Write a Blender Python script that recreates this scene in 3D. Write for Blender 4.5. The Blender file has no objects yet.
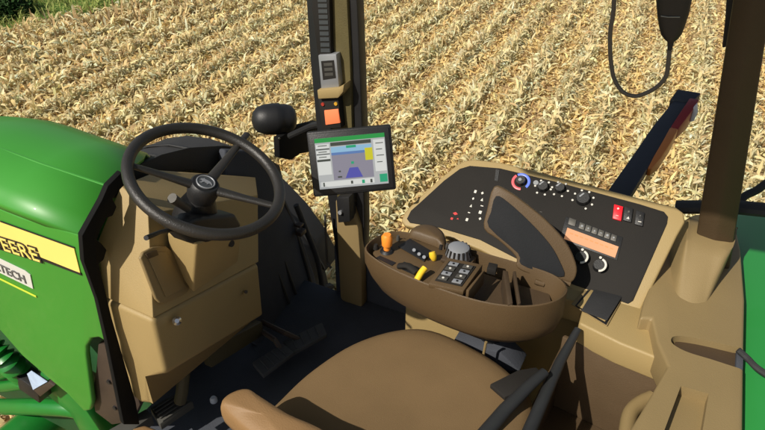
import bpy, bmesh, math, random
import numpy as np
from mathutils import Vector as V, Matrix
random.seed(7); rng = np.random.default_rng(11)
S = bpy.context.scene; COL = S.collection
R = math.radians
# ------------------------------------------------------------------ camera
CP = V((-.97, 1.08, 1.8)); YAW = R(27); PIT = R(33); F = 660.0
_h = V((math.sin(YAW), -math.cos(YAW), 0)); CR = V((-math.cos(YAW), -math.sin(YAW), 0))
CD = _h*math.cos(PIT) - V((0, 0, 1))*math.sin(PIT); CU = CR.cross(CD)
cam = bpy.data.cameras.new('camera'); cam.sensor_width = 36; cam.lens = F/765*36; cam.clip_end = 500; cam.clip_start = .02
co = bpy.data.objects.new('camera', cam); COL.objects.link(co)
m3 = Matrix((CR, CU, -CD)).transposed(); co.matrix_world = Matrix.Translation(CP) @ m3.to_4x4(); S.camera = co
def ray(x, y): return CD + CR*((x-382.5)/F) + CU*((215-y)/F)
def at(x, y, X=None, Y=None, Z=None, d=None):
    """the 3D point that a photo pixel shows, on a plane of the tractor known from its real proportions"""
    r = ray(x, y)
    t = d if d is not None else (X-CP.x)/r.x if X is not None else (Y-CP.y)/r.y if Y is not None else (Z-CP.z)/r.z
    return CP + r*t
def pl(x, y, p0, n, off=0):
    r = ray(x, y); n = V(n).normalized()
    return CP + r*((V(p0)-CP).dot(n)/r.dot(n)) + n*off
# ------------------------------------------------------------------ materials
def mat(name, col, rough=.5, metal=0, var=.08, vs=12, bump=.0, bs=60, spec=.5, emit=None, es=1, coat=0):
    m = bpy.data.materials.new(name); m.use_nodes = True; nt = m.node_tree; b = nt.nodes['Principled BSDF']
    b.inputs['Roughness'].default_value = rough; b.inputs['Metallic'].default_value = metal
    b.inputs['Specular IOR Level'].default_value = spec; b.inputs['Coat Weight'].default_value = coat
    tc = nt.nodes.new('ShaderNodeTexCoord')
    no = nt.nodes.new('ShaderNodeTexNoise'); no.inputs['Scale'].default_value = vs; no.inputs['Detail'].default_value = 6
    nt.links.new(tc.outputs['Object'], no.inputs['Vector'])
    mx = nt.nodes.new('ShaderNodeMix'); mx.data_type = 'RGBA'
    mx.inputs[6].default_value = (*[c*(1-var) for c in col], 1); mx.inputs[7].default_value = (*[min(1, c*(1+var)) for c in col], 1)
    nt.links.new(no.outputs['Fac'], mx.inputs[0]); nt.links.new(mx.outputs[2], b.inputs['Base Color'])
    rr = nt.nodes.new('ShaderNodeMapRange'); rr.inputs[3].default_value = max(0, rough-.08); rr.inputs[4].default_value = min(1, rough+.1)
    nt.links.new(no.outputs['Fac'], rr.inputs[0]); nt.links.new(rr.outputs[0], b.inputs['Roughness'])
    if bump:
        n2 = nt.nodes.new('ShaderNodeTexNoise'); n2.inputs['Scale'].default_value = bs; n2.inputs['Detail'].default_value = 3
        nt.links.new(tc.outputs['Object'], n2.inputs['Vector'])
        bp = nt.nodes.new('ShaderNodeBump'); bp.inputs['Strength'].default_value = bump; bp.inputs['Distance'].default_value = .002
        nt.links.new(n2.outputs['Fac'], bp.inputs['Height']); nt.links.new(bp.outputs['Normal'], b.inputs['Normal'])
    if emit: b.inputs['Emission Color'].default_value = (*emit, 1); b.inputs['Emission Strength'].default_value = es
    return m
M = {}
M['green'] = mat('green_paint', (.045, .27, .028), .42, coat=.12, var=.10, vs=2.2)
M['green2'] = mat('green_frame_paint', (.01, .17, .022), .35, coat=.2, var=.25, vs=9)
M['yellow'] = mat('yellow_decal', (.90, .70, .18), .45, var=.04)
M['lyellow'] = mat('lime_decal', (.6, .7, .06), .4, var=.04)
M['white'] = mat('white_decal', (.62, .62, .58), .45, var=.04)
M['grey_ink'] = mat('grey_ink', (.12, .12, .12), .5)
M['tan'] = mat('tan_plastic', (.33, .238, .10), .55, bump=.35, bs=420, var=.06, vs=6)
M['tan2'] = mat('tan_trim_and_shade', (.24, .172, .076), .55, bump=.35, bs=420, var=.08, vs=6)  # darker tan for trim pieces; carries painted shade on the rear quarter
M['brown'] = mat('brown_plastic', (.088, .054, .023), .55, bump=.35, bs=380, var=.1, vs=7)
M['dbrown'] = mat('dark_brown_plastic', (.06, .038, .02), .55, bump=.3, bs=300, var=.15)
M['post'] = mat('brown_post_trim', (.05, .030, .012), .6, bump=.4, bs=260, var=.22, vs=9)
M['black'] = mat('black_plastic', (.012, .012, .013), .5, bump=.3, bs=300, var=.2)
M['rubber'] = mat('black_rubber', (.022, .022, .023), .75, bump=.4, bs=200, var=.25)
M['grip'] = mat('wheel_grip', (.022, .02, .018), .42, bump=.5, bs=350, var=.25)
M['panel'] = mat('charcoal_panel', (.017, .015, .013), .75, bump=.25, bs=400, var=.3, vs=9, spec=.25)
M['floor'] = mat('floor_mat', (.058, .063, .076), .9, bump=.6, bs=260, var=.25, vs=8, spec=.15)
M['seat'] = mat('seat_fabric', (.165, .107, .052), .9, bump=.45, bs=700, var=.2, vs=5, spec=.12)
M['arm'] = mat('armrest_vinyl', (.235, .135, .055), .6, bump=.4, bs=300, var=.06)
M['chrome'] = mat('bright_metal', (.6, .6, .6), .25, metal=1)
M['silver'] = mat('silver_plastic', (.32, .33, .35), .35, metal=.4)
M['orange'] = mat('orange_plastic', (.85, .27, .03), .4)
M['knoby'] = mat('yellow_plastic', (.85, .55, .03), .4)
M['red'] = mat('red_plastic', (.6, .01, .02), .4, emit=(1, .02, .03), es=.25)
M['ink'] = mat('white_ink', (.6, .58, .52), .5)
M['redink'] = mat('red_ink', (.55, .02, .02), .5)
M['blue'] = mat('blue_ink', (.12, .2, .75), .4)
M['pink'] = mat('pink_red_ink', (.75, .12, .14), .4)
M['amber'] = mat('amber_lcd', (.42, .20, .10), .5, emit=(1, .46, .22), es=.28)
M['sw_orange'] = mat('lit_orange_switch', (.8, .2, .08), .5, emit=(1, .22, .08), es=.25)
M['steel'] = mat('weathered_steel', (.10, .095, .085), .55, metal=.5, var=.3, vs=20, bump=.2)
M['bronze'] = mat('brown_steel', (.045, .03, .022), .55, var=.25, bump=.2)
M['reflector'] = mat('orange_reflector', (.5, .16, .03), .35)
M['redrefl'] = mat('red_reflector', (.22, .015, .015), .3)
M['lens'] = mat('lamp_lens', (.7, .7, .72), .15)
def scr(n, c, e=.55): return mat(n, tuple(x*.1 for x in c), .3, var=.0, emit=c, es=e)
M['s_bg'] = scr('screen_grey', (.62, .64, .64)); M['s_green'] = scr('screen_green', (.03, .42, .08)); M['s_white'] = scr('screen_white', (.95, .97, .93))
M['s_sky'] = scr('screen_sky', (.38, .68, .95)); M['s_land'] = scr('screen_land', (.36, .34, .42)); M['s_blue'] = scr('screen_blue', (.12, .12, .55))
M['s_yel'] = scr('screen_yellow', (.85, .8, .03)); M['s_dark'] = scr('screen_dark', (.08, .09, .07)); M['s_hor'] = scr('screen_horizon', (.15, .28, .62))
M['s_teal'] = scr('screen_teal', (.03, .5, .25))
# ------------------------------------------------------------------ object helpers
def mesh_obj(name, vs, fs, m, parent=None, smooth=35, bevel=0, seg=2, mats=None, fm=None):
    o0 = V((0, 0, 0))
    p = parent
    if p is not None:
        while p.parent is not None: p = p.parent
        o0 = p.location
    else:
        a = [sum(v[i] for v in vs)/len(vs) for i in range(3)]; a[2] = min(v[2] for v in vs); o0 = V(a)
    me = bpy.data.meshes.new(name); me.from_pydata([tuple(V(v)-o0) for v in vs], [], fs)
    for mm in (mats or [m]): me.materials.append(mm)
    if fm:
        for i, f in enumerate(me.polygons): f.material_index = fm[i]
    bm = bmesh.new(); bm.from_mesh(me); bmesh.ops.recalc_face_normals(bm, faces=bm.faces)
    if bevel:
        es = [e for e in bm.edges if len(e.link_faces) == 2 and e.calc_face_angle(0) > R(28)]
        bmesh.ops.bevel(bm, geom=es, offset=bevel, segments=seg, affect='EDGES', profile=.5, clamp_overlap=True)
    bm.to_mesh(me); bm.free()
    if smooth: me.shade_smooth(); me.set_sharp_from_angle(angle=R(smooth))
    o = bpy.data.objects.new(name, me); COL.objects.link(o)
    if parent is not None: o.parent = parent
    else: o.location = o0
    return o
def tag(o, label, cat=None, group=None, kind=None):
    o['label'] = label
    if cat: o['category'] = cat
    if group: o['group'] = group
    if kind: o['kind'] = kind
    return o
def thing(name, loc, label, cat, group=None):
    o = bpy.data.objects.new(name, None); COL.objects.link(o); o.location = loc; o.empty_display_size = .05
    return tag(o, label, cat, group)
class G:
    """collects several shapes of one part"""
    def __init__(s): s.v = []; s.f = []
    def add(s, v, f): n = len(s.v); s.v += [V(x) for x in v]; s.f += [[i+n for i in q] for q in f]; return s
    def obj(s, name, m, parent=None, **k): return mesh_obj(name, s.v, s.f, m, parent, **k)
def prism(poly, vec):
    n = len(poly); p = [V(q) for q in poly]; vec = V(vec)
    return p + [q+vec for q in p], [list(range(n))[::-1], [i+n for i in range(n)]] + [[i, (i+1) % n, (i+1) % n+n, i+n] for i in range(n)]
def loft(rings, cap=True, closed=True):
    n = len(rings[0]); v = [V(p) for r in rings for p in r]; f = []
    for k in range(len(rings)-1):
        for i in range(n if closed else n-1):
            j = (i+1) % n; f.append([k*n+i, k*n+j, (k+1)*n+j, (k+1)*n+i])
    if cap and closed: f += [list(range(n))[::-1], [(len(rings)-1)*n+i for i in range(n)]]
    return v, f
def frame(d):
    d = V(d).normalized(); a = V((0, 0, 1)) if abs(d.z) < .9 else V((1, 0, 0))
    u = d.cross(a).normalized(); return u, d.cross(u).normalized()
def tube(pts, r, n=12, cap=True, sq=1):
    pts = [V(p) for p in pts]; rs = r if isinstance(r, (list, tuple)) else [r]*len(pts); rings = []; u = None
    for i, p in enumerate(pts):
        d = (pts[min(i+1, len(pts)-1)]-pts[max(i-1, 0)]).normalized()
        if u is None: u, w = frame(d)
        else: u = (u - d*u.dot(d)).normalized(); w = d.cross(u)
        rings.append([p + (u*math.cos(a) + w*sq*math.sin(a))*rs[i] for a in [2*math.pi*k/n for k in range(n)]])
    return loft(rings, cap)
def cyl(p, n, r, h, r2=None, k=20): p = V(p); n = V(n).normalized(); return tube([p, p+n*h], [r, r if r2 is None else r2], k)
def torus(c, n, r, t, k=48, m=10, a0=0, a1=2*math.pi, u=None, flat=1):
    c = V(c); n = V(n).normalized()
    if u is None: u, w = frame(n)
    else: u = V(u); u = (u-n*u.dot(n)).normalized(); w = n.cross(u)
    full = abs(a1-a0-2*math.pi) < 1e-4; rings = []
    for i in range(k if full else k+1):
        a = a0+(a1-a0)*i/k; e = u*math.cos(a)+w*math.sin(a)
        rings.append([c+e*(r+t*math.cos(b))+n*(t*flat*math.sin(b)) for b in [2*math.pi*j/m for j in range(m)]])
    if full: rings.append(rings[0]); return loft(rings, False)
    return loft(rings, True)
def box(c, u, v, w, a, b, h):
    c = V(c); u = V(u).normalized()*a/2; v = V(v).normalized()*b/2; w = V(w).normalized()*h
    return prism([c-u-v, c+u-v, c+u+v, c-u+v], w)
def aabb(x0, x1, y0, y1, z0, z1): return prism([(x0, y0, z0), (x1, y0, z0), (x1, y1, z0), (x0, y1, z0)], (0, 0, z1-z0))
def spline(p, k=6, closed=False):
    p = [V(q) for q in p]; n = len(p); out = []
    for i in range(n if closed else n-1):
        g = lambda j: p[j % n] if closed else p[max(0, min(n-1, j))]
        a, b, c, d = g(i-1), g(i), g(i+1), g(i+2)
        for s in range(k):
            t = s/k; out.append(.5*((2*b)+(c-a)*t+(2*a-5*b+4*c-d)*t*t+(3*b-a-3*c+d)*t**3))
    if not closed: out.append(p[-1])
    return out
def cut(o, v, f):
    """sink a recess into a part (the cutter is deleted again)"""
    base = mesh_obj('tmp', v, f, None, None, smooth=0); base.data.materials.clear()
    md = o.modifiers.new('b', 'BOOLEAN'); md.object = base; md.operation = 'DIFFERENCE'; md.solver = 'EXACT'
    bpy.context.view_layer.update(); dg = bpy.context.evaluated_depsgraph_get()
    me = bpy.data.meshes.new_from_object(o.evaluated_get(dg)); o.modifiers.clear(); o.data = me
    me.shade_smooth(); me.set_sharp_from_angle(angle=R(35)); bpy.data.objects.remove(base)
def text(s, org, xd, yd, size, ext=.0006, off=0, align='LEFT', sx=1, sp=1):
    cu = bpy.data.curves.new('t', 'FONT'); cu.body = s; cu.size = size; cu.extrude = ext; cu.offset = off; cu.align_x = align; cu.space_character = sp
    cu.resolution_u = 3
    o = bpy.data.objects.new('t', cu); COL.objects.link(o); bpy.context.view_layer.update()
    me = bpy.data.meshes.new_from_object(o.evaluated_get(bpy.context.evaluated_depsgraph_get())); bpy.data.objects.remove(o)
    xd = V(xd).normalized(); yd = V(yd).normalized(); n = xd.cross(yd); org = V(org)
    return [org+xd*p.co.x*sx+yd*p.co.y+n*p.co.z for p in me.vertices], [list(f.vertices) for f in me.polygons]
GZ = -1.4      # field level below the cab floor
# ================================================================== TRACTOR
tr = thing('tractor', (.8, -.09, GZ), 'big green tractor with yellow side stripe and open cab, standing in the stubble field', 'tractor')
HX = [(82, 235), (84, 262), (98, 300), (107, 343)]
SY = .24
def sd(x, y, dy=0): return at(x, y, Y=SY+dy)
# --- hood side + top as one skin with thickness
side = [sd(82, 235), sd(84, 262), sd(98, 300), sd(107, 343), sd(99, 338), sd(91, 339), sd(86, 347), sd(86, 356), sd(89, 380), sd(92, 403), sd(90, 411), sd(84, 412), sd(67, 394), sd(45, 376), sd(22, 356), sd(0, 331),
        V((1.6, SY, .40)), V((2.5, SY, .42)), V((2.58, SY, .5)), V((2.5, SY, .62)), V((1.8, SY, .755)), V((1.25, SY, .83)), V((.95, SY, .878)), V((.8, SY, .888)), V((.5, SY, .875))]
g = G(); g.add(*prism(side, (0, -.02, 0)))
hood_side = g.obj('hood_side_panel', M['green'], tr, bevel=.008, seg=3)
prof = [(.24, .075), (.238, .055), (.20, .028), (.12, .004), (.02, 0), (-.08, .02), (-.16, .06), (-.22, .12), (-.25, .2), (-.26, .35), (-.265, .6)]
rear = [.276, .278, .29, .303, .335, .375, .45, .50, .52, .54, .54]
HXS = [0, .56, .60, .65, .75, .85, .95, 1.1, 1.25, 1.4, 1.8, 2.2, 2.5, 2.6]
HZS = [.945, .951, .953, .956, .963, .964, .953, .92, .90, .88, .83, .77, .70, .62]
rings = []
for k, X in enumerate(HXS):
    rings.append([V((X if k else rx, yy, HZS[k]-dz)) for (yy, dz), rx in zip(prof, rear)])
v, f = loft(rings, False, False)
hood = mesh_obj('hood', v, f, M['green'], tr, smooth=50)
md = hood.modifiers.new('thickness', 'SOLIDIFY'); md.thickness = .012; md.offset = -1
# raised shoulder crease across the hood top
cr = [V((X, .10, z)) for X, z in ((.31, .9415), (.55, .947), (.8, .960), (1.1, .918), (1.8, .828), (2.2, .768))]
mesh_obj('hood_crease', *tube(cr, .004, 8, sq=.6), M['green'], hood)
# yellow stripe, lettering, badge
XD = V((-1, 0, 0)); ZD = V((0, 0, 1)); EP = .003
st = [sd(-60, 198, EP), sd(0, 222, EP), sd(40, 236, EP), sd(74, 249, EP), sd(80, 272, EP), sd(40, 258, EP), sd(0, 247, EP), sd(-60, 226, EP)]
q0 = sd(74, 249); q1 = sd(80, 272)
fwd_top = V((2.2, SY+EP, .62)); fwd_bot = V((2.2, SY+EP, .58))
stripe = mesh_obj('yellow_stripe', *prism([sd(74, 249, EP), sd(80, 273, EP), sd(40, 257, EP), sd(0, 247, EP), fwd_bot, fwd_top, sd(0, 222, EP), sd(40, 236, EP)], (0, -.002, 0)), M['yellow'], hood_side, smooth=0)
def strip(a, b, w, dy=0):  # thin strip on the hood side between two pixels
    a = sd(*a, dy); b = sd(*b, dy); n = (b-a).normalized().cross(V((0, 1, 0))).normalized()*w/2
    return prism([a-n, b-n, b+n, a+n], (0, -.002, 0))
g = G(); g.add(*strip((81, 274.5), (40, 259), .008, .0035)); g.add(*strip((40, 259), (0, 249), .007, .0035)); g.add(*strip((74, 248), (0, 221.5), .004, .0035))
g.obj('stripe_outline', M['black'], hood_side, smooth=0)
pa = sd(41.5, 262, .0045); pb = sd(0, 248.5, .0045); xd = (pa-pb).normalized(); yd = V((0, 1, 0)).cross(xd).normalized()
if yd.z < 0: yd = -yd
for wd, p_ in (('DEERE', pa), ('JOHN', pa-xd*.285)):
    v, f = text(wd, p_, xd, yd, .062, .001, .0042, 'RIGHT', 1.12, 1.06); mesh_obj('lettering_outline', v, f, M['black'], hood_side, smooth=0)
    v, f = text(wd, p_+V((0, .002, 0)), xd, yd, .062, .001, .0, 'RIGHT', 1.12, 1.06); mesh_obj('lettering', v, f, M['yellow'], hood_side, smooth=0)
bd = [sd(-60, 232, EP), sd(0, 259, EP), sd(25, 271, EP), sd(30, 275, EP), sd(33, 289, EP), sd(0, 273, EP), sd(-60, 244, EP)]
mesh_obj('badge_plate', *prism(bd, (0, -.002, 0)), M['white'], hood_side, smooth=0)
pc = sd(27, 284, .0045); xd2 = (sd(33, 289)-sd(0, 273)).normalized(); yd2 = V((0, 1, 0)).cross(xd2); yd2 = -yd2 if yd2.z < 0 else yd2
v, f = text('POWERTECH', pc, xd2, yd2, .042, .0008, .0006, 'RIGHT', 1.0, 1.0); mesh_obj('badge_lettering', v, f, M['grey_ink'], hood_side, smooth=0)
g = G(); g.add(*strip((-80, 240), (36, 297), .006, .0035)); g.obj('lime_pinstripe', M['lyellow'], hood_side, smooth=0)
# seam on the side panel
g = G(); g.add(*strip((84, 262), (-70, 205), .0015, .001))
# --- black trim round the windscreen foot (wavy edge)
tw = [(82, 236), (84, 262), (98, 301), (108, 345), (118, 395), (124, 425), (140, 425), (136, 402), (124, 360), (112, 318), (104, 285), (99, 264), (104, 260), (107, 250), (102, 244), (97, 240), (101, 230), (107, 218), (113, 216), (117, 207), (113, 199), (118, 192), (128, 182), (122, 172), (108, 186), (102, 200), (92, 218)]
tp = [at(x, y, X=.262) for x, y in tw]
M['flat_black'] = mat('flat_black', (.006, .006, .006), .8, spec=.15)
trim = mesh_obj('windscreen_foot_trim', *prism(tp, (.02, -.004, 0)), M['flat_black'], tr, bevel=.003)
tw2 = [(108, 190), (122, 176), (140, 164), (162, 154), (190, 147), (225, 145), (255, 150), (280, 165), (285, 185), (262, 192), (225, 176), (190, 170), (160, 176), (135, 184), (118, 198)]
cowl = mesh_obj('windscreen_cowl', *prism([at(x, y, X=.36+.0004*x) for x, y in tw2], (.05, 0, -.02)), M['rubber'], tr, bevel=.006)
# brown bolted bracket below the hood
br = [(98, 344), (123, 347), (140, 405), (132, 422), (112, 425), (95, 412), (92, 395), (96, 370)]
bk = mesh_obj('cab_mount_bracket', *prism([at(x, y, Y=.215) for x, y in br], (0, -.02, 0)), M['bronze'], tr, bevel=.003)
for p in ((110, 381), (116, 407)): mesh_obj('bolt', *cyl(at(*p, Y=.213), (0, 1, 0), .008, .008, k=6), M['black'], bk)
# green frame rail and hydraulic pipes under the hood
mesh_obj('frame_rail', *prism([at(x, y, Y=.17) for x, y in ((40, 372), (62, 388), (84, 408), (100, 432), (112, 470), (100, 474), (84, 440), (70, 414), (52, 400), (38, 386))], (0, -.05, 0)), M['green2'], tr, bevel=.006)
hp = [at(-70, 398, Y=.16), at(-10, 406, Y=.16), at(40, 407, Y=.16), at(85, 412, Y=.12), at(130, 440, Y=.05)]
mesh_obj('hydraulic_pipe', *tube(spline(hp), .032, 18), M['green2'], tr)
mesh_obj('hydraulic_pipe', *tube(spline([at(-60, 372, Y=.18), at(-5, 386, Y=.17), at(30, 384, Y=.16), at(75, 396, Y=.1)]), .022, 16), M['green2'], tr)
bp = [at(-45, 322, Y=.225), at(-12, 345, Y=.225), at(8, 362, Y=.215), at(26, 376, Y=.17)]; bl = spline(bp, 12)
bel = mesh_obj('ribbed_bellows', *tube(bl, [.036 + .008*(i % 3 == 0) - .010*(i % 3 == 1) for i in range(len(bl))], 20), M['green2'], tr, smooth=60)
mesh_obj('pipe_elbow', *tube(spline([at(-30, 372, Y=.15), at(2, 372, Y=.15), at(22, 360, Y=.13)]), .03, 14), M['green2'], tr)
vb = at(34, 378, Y=.19)
vbl = mesh_obj('valve_block', *box(vb, (-1, 0, -.25), (0, 1, 0), (.25, 0, -1), .10, .06, .075), M['black'], tr, bevel=.004)
mesh_obj('valve_label', *prism([at(x, y, Y=.225) for x, y in ((27, 374), (31, 371), (47, 382), (33, 390))], (0, -.002, 0)), mat('blue_white_label', (.45, .58, .85), .4, var=.3, vs=40), vbl, smooth=0)
mesh_obj('valve_foot', *prism([at(x, y, Y=.222) for x, y in ((33, 390), (48, 382), (54, 386), (40, 397))], (0, -.03, 0)), M['bronze'], vbl, bevel=.002)
# chassis block that hides the field under the bonnet
mesh_obj('engine_block', *aabb(.5, 2.3, -.36, .02, -.55, .34), mat('engine_casting', (.012, .07, .02), .6, var=.4), tr, bevel=.02)
mesh_obj('chassis', *aabb(-1.6, .5, -.45, -.02, -.9, -.12), M['black'], tr, bevel=.02)
# --- cab floor with ribs
fl = mesh_obj('cab_floor', *aabb(-1.25, .46, -.78, .55, -.05, 0), M['floor'], tr, bevel=.01)
mesh_obj('side_wall', *aabb(-.3, .2, -.82, -.775, -.05, .24), M['floor'], tr, bevel=.01)
g = G()
for i in range(5): g.add(*prism([at(x, y, Z=.004) for x, y in ((262+i*0, 372-i*5), (330, 325-i*5), (331, 327-i*5), (262, 374-i*5))], (0, 0, .004)))
# front right kick panel with upright ribs
kpx = [(225, 150), (250, 151), (266, 160), (278, 182), (292, 212), (305, 245), (315, 275), (323, 306), (300, 330), (262, 350), (235, 330)]
kick = mesh_obj('kick_panel', *prism([at(x, y, X=.40-.0009*max(0, y-230)) for x, y in kpx], (.04, -.01, -.005)), M['floor'], tr, bevel=.012, seg=3)
for pth in (((258, 208), (266, 240), (278, 275), (296, 322)), ((266, 205), (275, 235), (287, 270), (304, 316)), ((281, 196), (294, 228), (306, 265), (315, 300))):
    mesh_obj('rib', *tube(spline([at(x, y, X=.395-.0009*max(0, y-230)) for x, y in pth]), .007, 8), M['rubber'], kick)
g = G(); g.add(*tube(spline([at(296, 205, X=.40), at(306, 230, X=.37), at(318, 262, X=.33), at(324, 300, X=.30)]), .012, 10)); g.obj('door_seal', M['rubber'], tr)
g = G(); g.add(*box(at(301, 234, X=.36), (-1, 0, 0), (0, 1, 0), (0, 0, 1), .03, .04, .02)); g.add(*box(at(299, 226, X=.37), (-1, 0, 0), (0, 1, 0), (0, 0, 1), .03, .03, .012)); g.obj('door_latch', M['bronze'], tr, bevel=.003)
g = G(); g.add(*tube([at(325, 215, Y=-.72), at(327, 262, Y=-.72), at(331, 268, Y=-.71)], .005, 8)); g.obj('latch_rod', M['steel'], tr)
# --- ribbed step plate low left, by the hood
g = G(); sp = [at(x, y, Z=.14) for x, y in ((98, 436), (146, 409), (152, 416), (118, 440))]
g.add(*prism(sp, (0, 0, -.04)))
sp2 = [(150, 408), (175, 394), (193, 402), (160, 424)]
g.add(*prism([at(x, y, Z=.12) for x, y in sp2], (0, 0, -.03)))
for i in range(5):
    t = i/4; a = at(153+t*9, 410+t*11, Z=.124); b = at(175+t*16, 396+t*6, Z=.124); g.add(*tube([a, b], .004, 6))
g.obj('ribbed_step_plate', mat('grey_step_rubber', (.06, .058, .05), .6, var=.2), tr, bevel=.002)
mesh_obj('door_trim', *loft([[at(125+dx, 438+dy, Z=.2) + V((0, 0, h)) for dx, dy in ((0, -3), (8, -11), (20, -14), (33, -9), (38, 1), (20, 20))] for h in (-.04, 0)]), M['arm'], tr, bevel=.012, seg=3)
mesh_obj('floor_button', *tube([at(213.5, 399, Z=.012)+V((0, 0, -.012)), at(213.5, 399, Z=.012), at(213.5, 399, Z=.012)+V((0, 0, .008))], [.013, .013, .008], 16), mat('pale_steel', (.6, .62, .66), .35), tr)
# --- front right pillar
def seg(pxa, pxb, Ya=-.76): return at(*pxa, Y=Ya), at(*pxb, Y=Ya)
def column(pts, depth, m, name, parent, bevel=.006):   # pts: (y, xl, xr) on plane Y=-.76
    Yp = pts[0][3] if len(pts[0]) > 3 else -.76
    rings = []
    for p in pts:
        a = at(p[1], p[0], Y=Yp); b = at(p[2], p[0], Y=Yp); b.z = a.z
        rings.append([a, b, b+V((0, -depth, 0)), a+V((0, -depth, 0))])
    return mesh_obj(name, *loft(rings), m, parent, bevel=bevel)
pil = column([(-70, 298, 352), (0, 306, 357), (60, 310, 359.5), (125, 316, 362), (215, 330, 364), (262, 337, 363), (302, 342, 361)], .05, M['black'], 'front_pillar', tr)
olive = mat('olive_brown_trim', (.10, .08, .028), .6, bump=.4, bs=300, var=.25)
column([(200, 335, 350, -.73), (222, 336, 358, -.73), (260, 338, 361, -.73), (298, 340, 362, -.73), (302, 343, 361, -.73)], .045, M['tan2'], 'pillar_foot_cover', pil, .008)
column([(-70, 318, 343, -.745), (0, 323, 347, -.745), (60, 327, 350, -.745), (130, 332, 352, -.745), (200, 337, 354, -.745)], .02, olive, 'pillar_trim', pil, .005)
mesh_obj('pillar_socket', *prism([at(x, y, Y=-.70) for x, y in ((336, 198), (349, 197), (350, 222), (338, 223))], (0, -.05, 0)), M['black'], pil, bevel=.004)
mesh_obj('socket_nub', *cyl(at(341, 212, Y=-.70), (0, 1, .2), .008, .01, k=12), M['silver'], pil)
# --- rear right post, window seal, grab handle
a0 = at(695, 243, Y=-.74); b0 = at(733, 247, Y=-.74); a1 = at(733, 0, Y=-.74); b1 = at(772, 0, Y=-.74)
a0 = a0+(a0-a1)*.12; b0 = b0+(b0-b1)*.12; a2 = a1+(a1-a0)*.5; b2 = b1+(b1-b0)*.5
dv = V((0, -.07, 0)); fr = V((0, .012, 0))
rp = mesh_obj('rear_pillar', *loft([[p, (p+q)/2+fr, q, q+dv, p+dv] for p, q in ((a0, b0), (a1, b1), (a2, b2))]), M['post'], tr, bevel=.008)
mesh_obj('window_seal', *prism([at(x, y, Y=-.80) for x, y in ((729, -40), (744, -40), (742, 0), (731, 46), (722, 48), (725, 20))], (0, -.02, 0)), M['rubber'], tr, bevel=.003)
gh = spline([at(722, 212, Y=-.79), at(737, 205, Y=-.86), at(745, 196, Y=-.9), at(757, 190, Y=-.93), at(772, 180, Y=-.95), at(795, 176, Y=-.95)])
mesh_obj('grab_handle', *tube(gh, .012, 10), M['rubber'], tr)
wb = [at(676, 207, Y=-.84), at(700, 207, Y=-.84), at(735, 207, Y=-.84), at(775, 211, Y=-.84), at(830, 216, Y=-.84)]
mesh_obj('window_bottom_rail', *tube(wb, .03, 10, sq=.6), M['rubber'], tr)
# --- green rear fender beyond the cab corner
rings = []
for k, (X, zc) in enumerate([(-1.06, .34), (-1.12, .50), (-1.2, .555), (-1.34, .585), (-1.6, .60), (-1.9, .56), (-2.15, .42), (-2.35, .15)]):
    rings.append([V((X, y, zc+dz)) for y, dz in ((.12, -.55), (.10, -.1), (.07, -.02), (-.0, 0), (-.6, 0), (-1.15, 0), (-1.24, -.012), (-1.27, -.05), (-1.28, -.14))])
v, f = loft(rings, False, False)
fen = mesh_obj('rear_fender', v, f, mat('green_fender_paint', (.022, .235, .045), .45, coat=.3, var=.06, vs=3), tr, smooth=40)
md = fen.modifiers.new('thickness', 'SOLIDIFY'); md.thickness = .015; md.offset = 1
mesh_obj('fender_hose', *tube(spline([at(738, 350, Z=.64), at(747, 358, Z=.63), at(757, 368, Z=.63), at(775, 380, Z=.62)]), .008, 8), M['rubber'], tr)
# rear tyre below the fender and front tyre seen through the windscreen
def tyre(cx, cy, cz, r, w, parent, name='front_wheel'):
    n = 64; rings = []
    for i in range(n+1):
        a = 2*math.pi*i/n; e = V((math.cos(a), 0, math.sin(a)))
        rings.append([V((cx, cy, cz))+e*(r*q)+V((0, p*w, 0)) for q, p in ((.55, -.5), (.8, -.55), (.95, -.5), (.97, -.2), (.97, .2), (.95, .5), (.8, .55), (.55, .5))])
    w_ = thing(name, (0, 0, 0), '', '') if 0 else None
    t = mesh_obj(name, *loft(rings, False), M['rubber'], parent, smooth=40)
    g = G()
    for i in range(26):
        a = 2*math.pi*i/26
        for s in (-1, 1):
            aa = a+(math.pi/26 if s > 0 else 0)
            def P(q, p, da): return V((cx+math.cos(aa+da)*r*q, cy+p*w*s, cz+math.sin(aa+da)*r*q))
            base = [P(.96, 0, 0), P(.96, .52, .13), P(.96, .52, .17), P(.96, 0, .05)]
            top = [P(1.0, 0, 0.005), P(1.0, .5, .135), P(1.0, .5, .165), P(1.0, 0, .045)]
            g.add(*loft([base, top]))
    g.obj('tyre_lugs', M['rubber'], t)
    mesh_obj('rim', *loft([[V((cx+math.cos(b)*r*q, cy+p, cz+math.sin(b)*r*q)) for b in [2*math.pi*k/32 for k in range(32)]] for q, p in ((.56, -.5*w), (.5, -.3*w), (.2, -.05*w), (.2, .05*w), (.5, .3*w), (.56, .5*w))]), M['yellow'], t)
    return t
tyre(1.36, -1.22, GZ+.72, .74, .42, tr)
tyre(1.36, .97, GZ+.72, .72, .46, tr) if 0 else None
tyre(-1.75, -1.0, GZ+.98, .98, .52, tr, 'rear_wheel')
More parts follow.
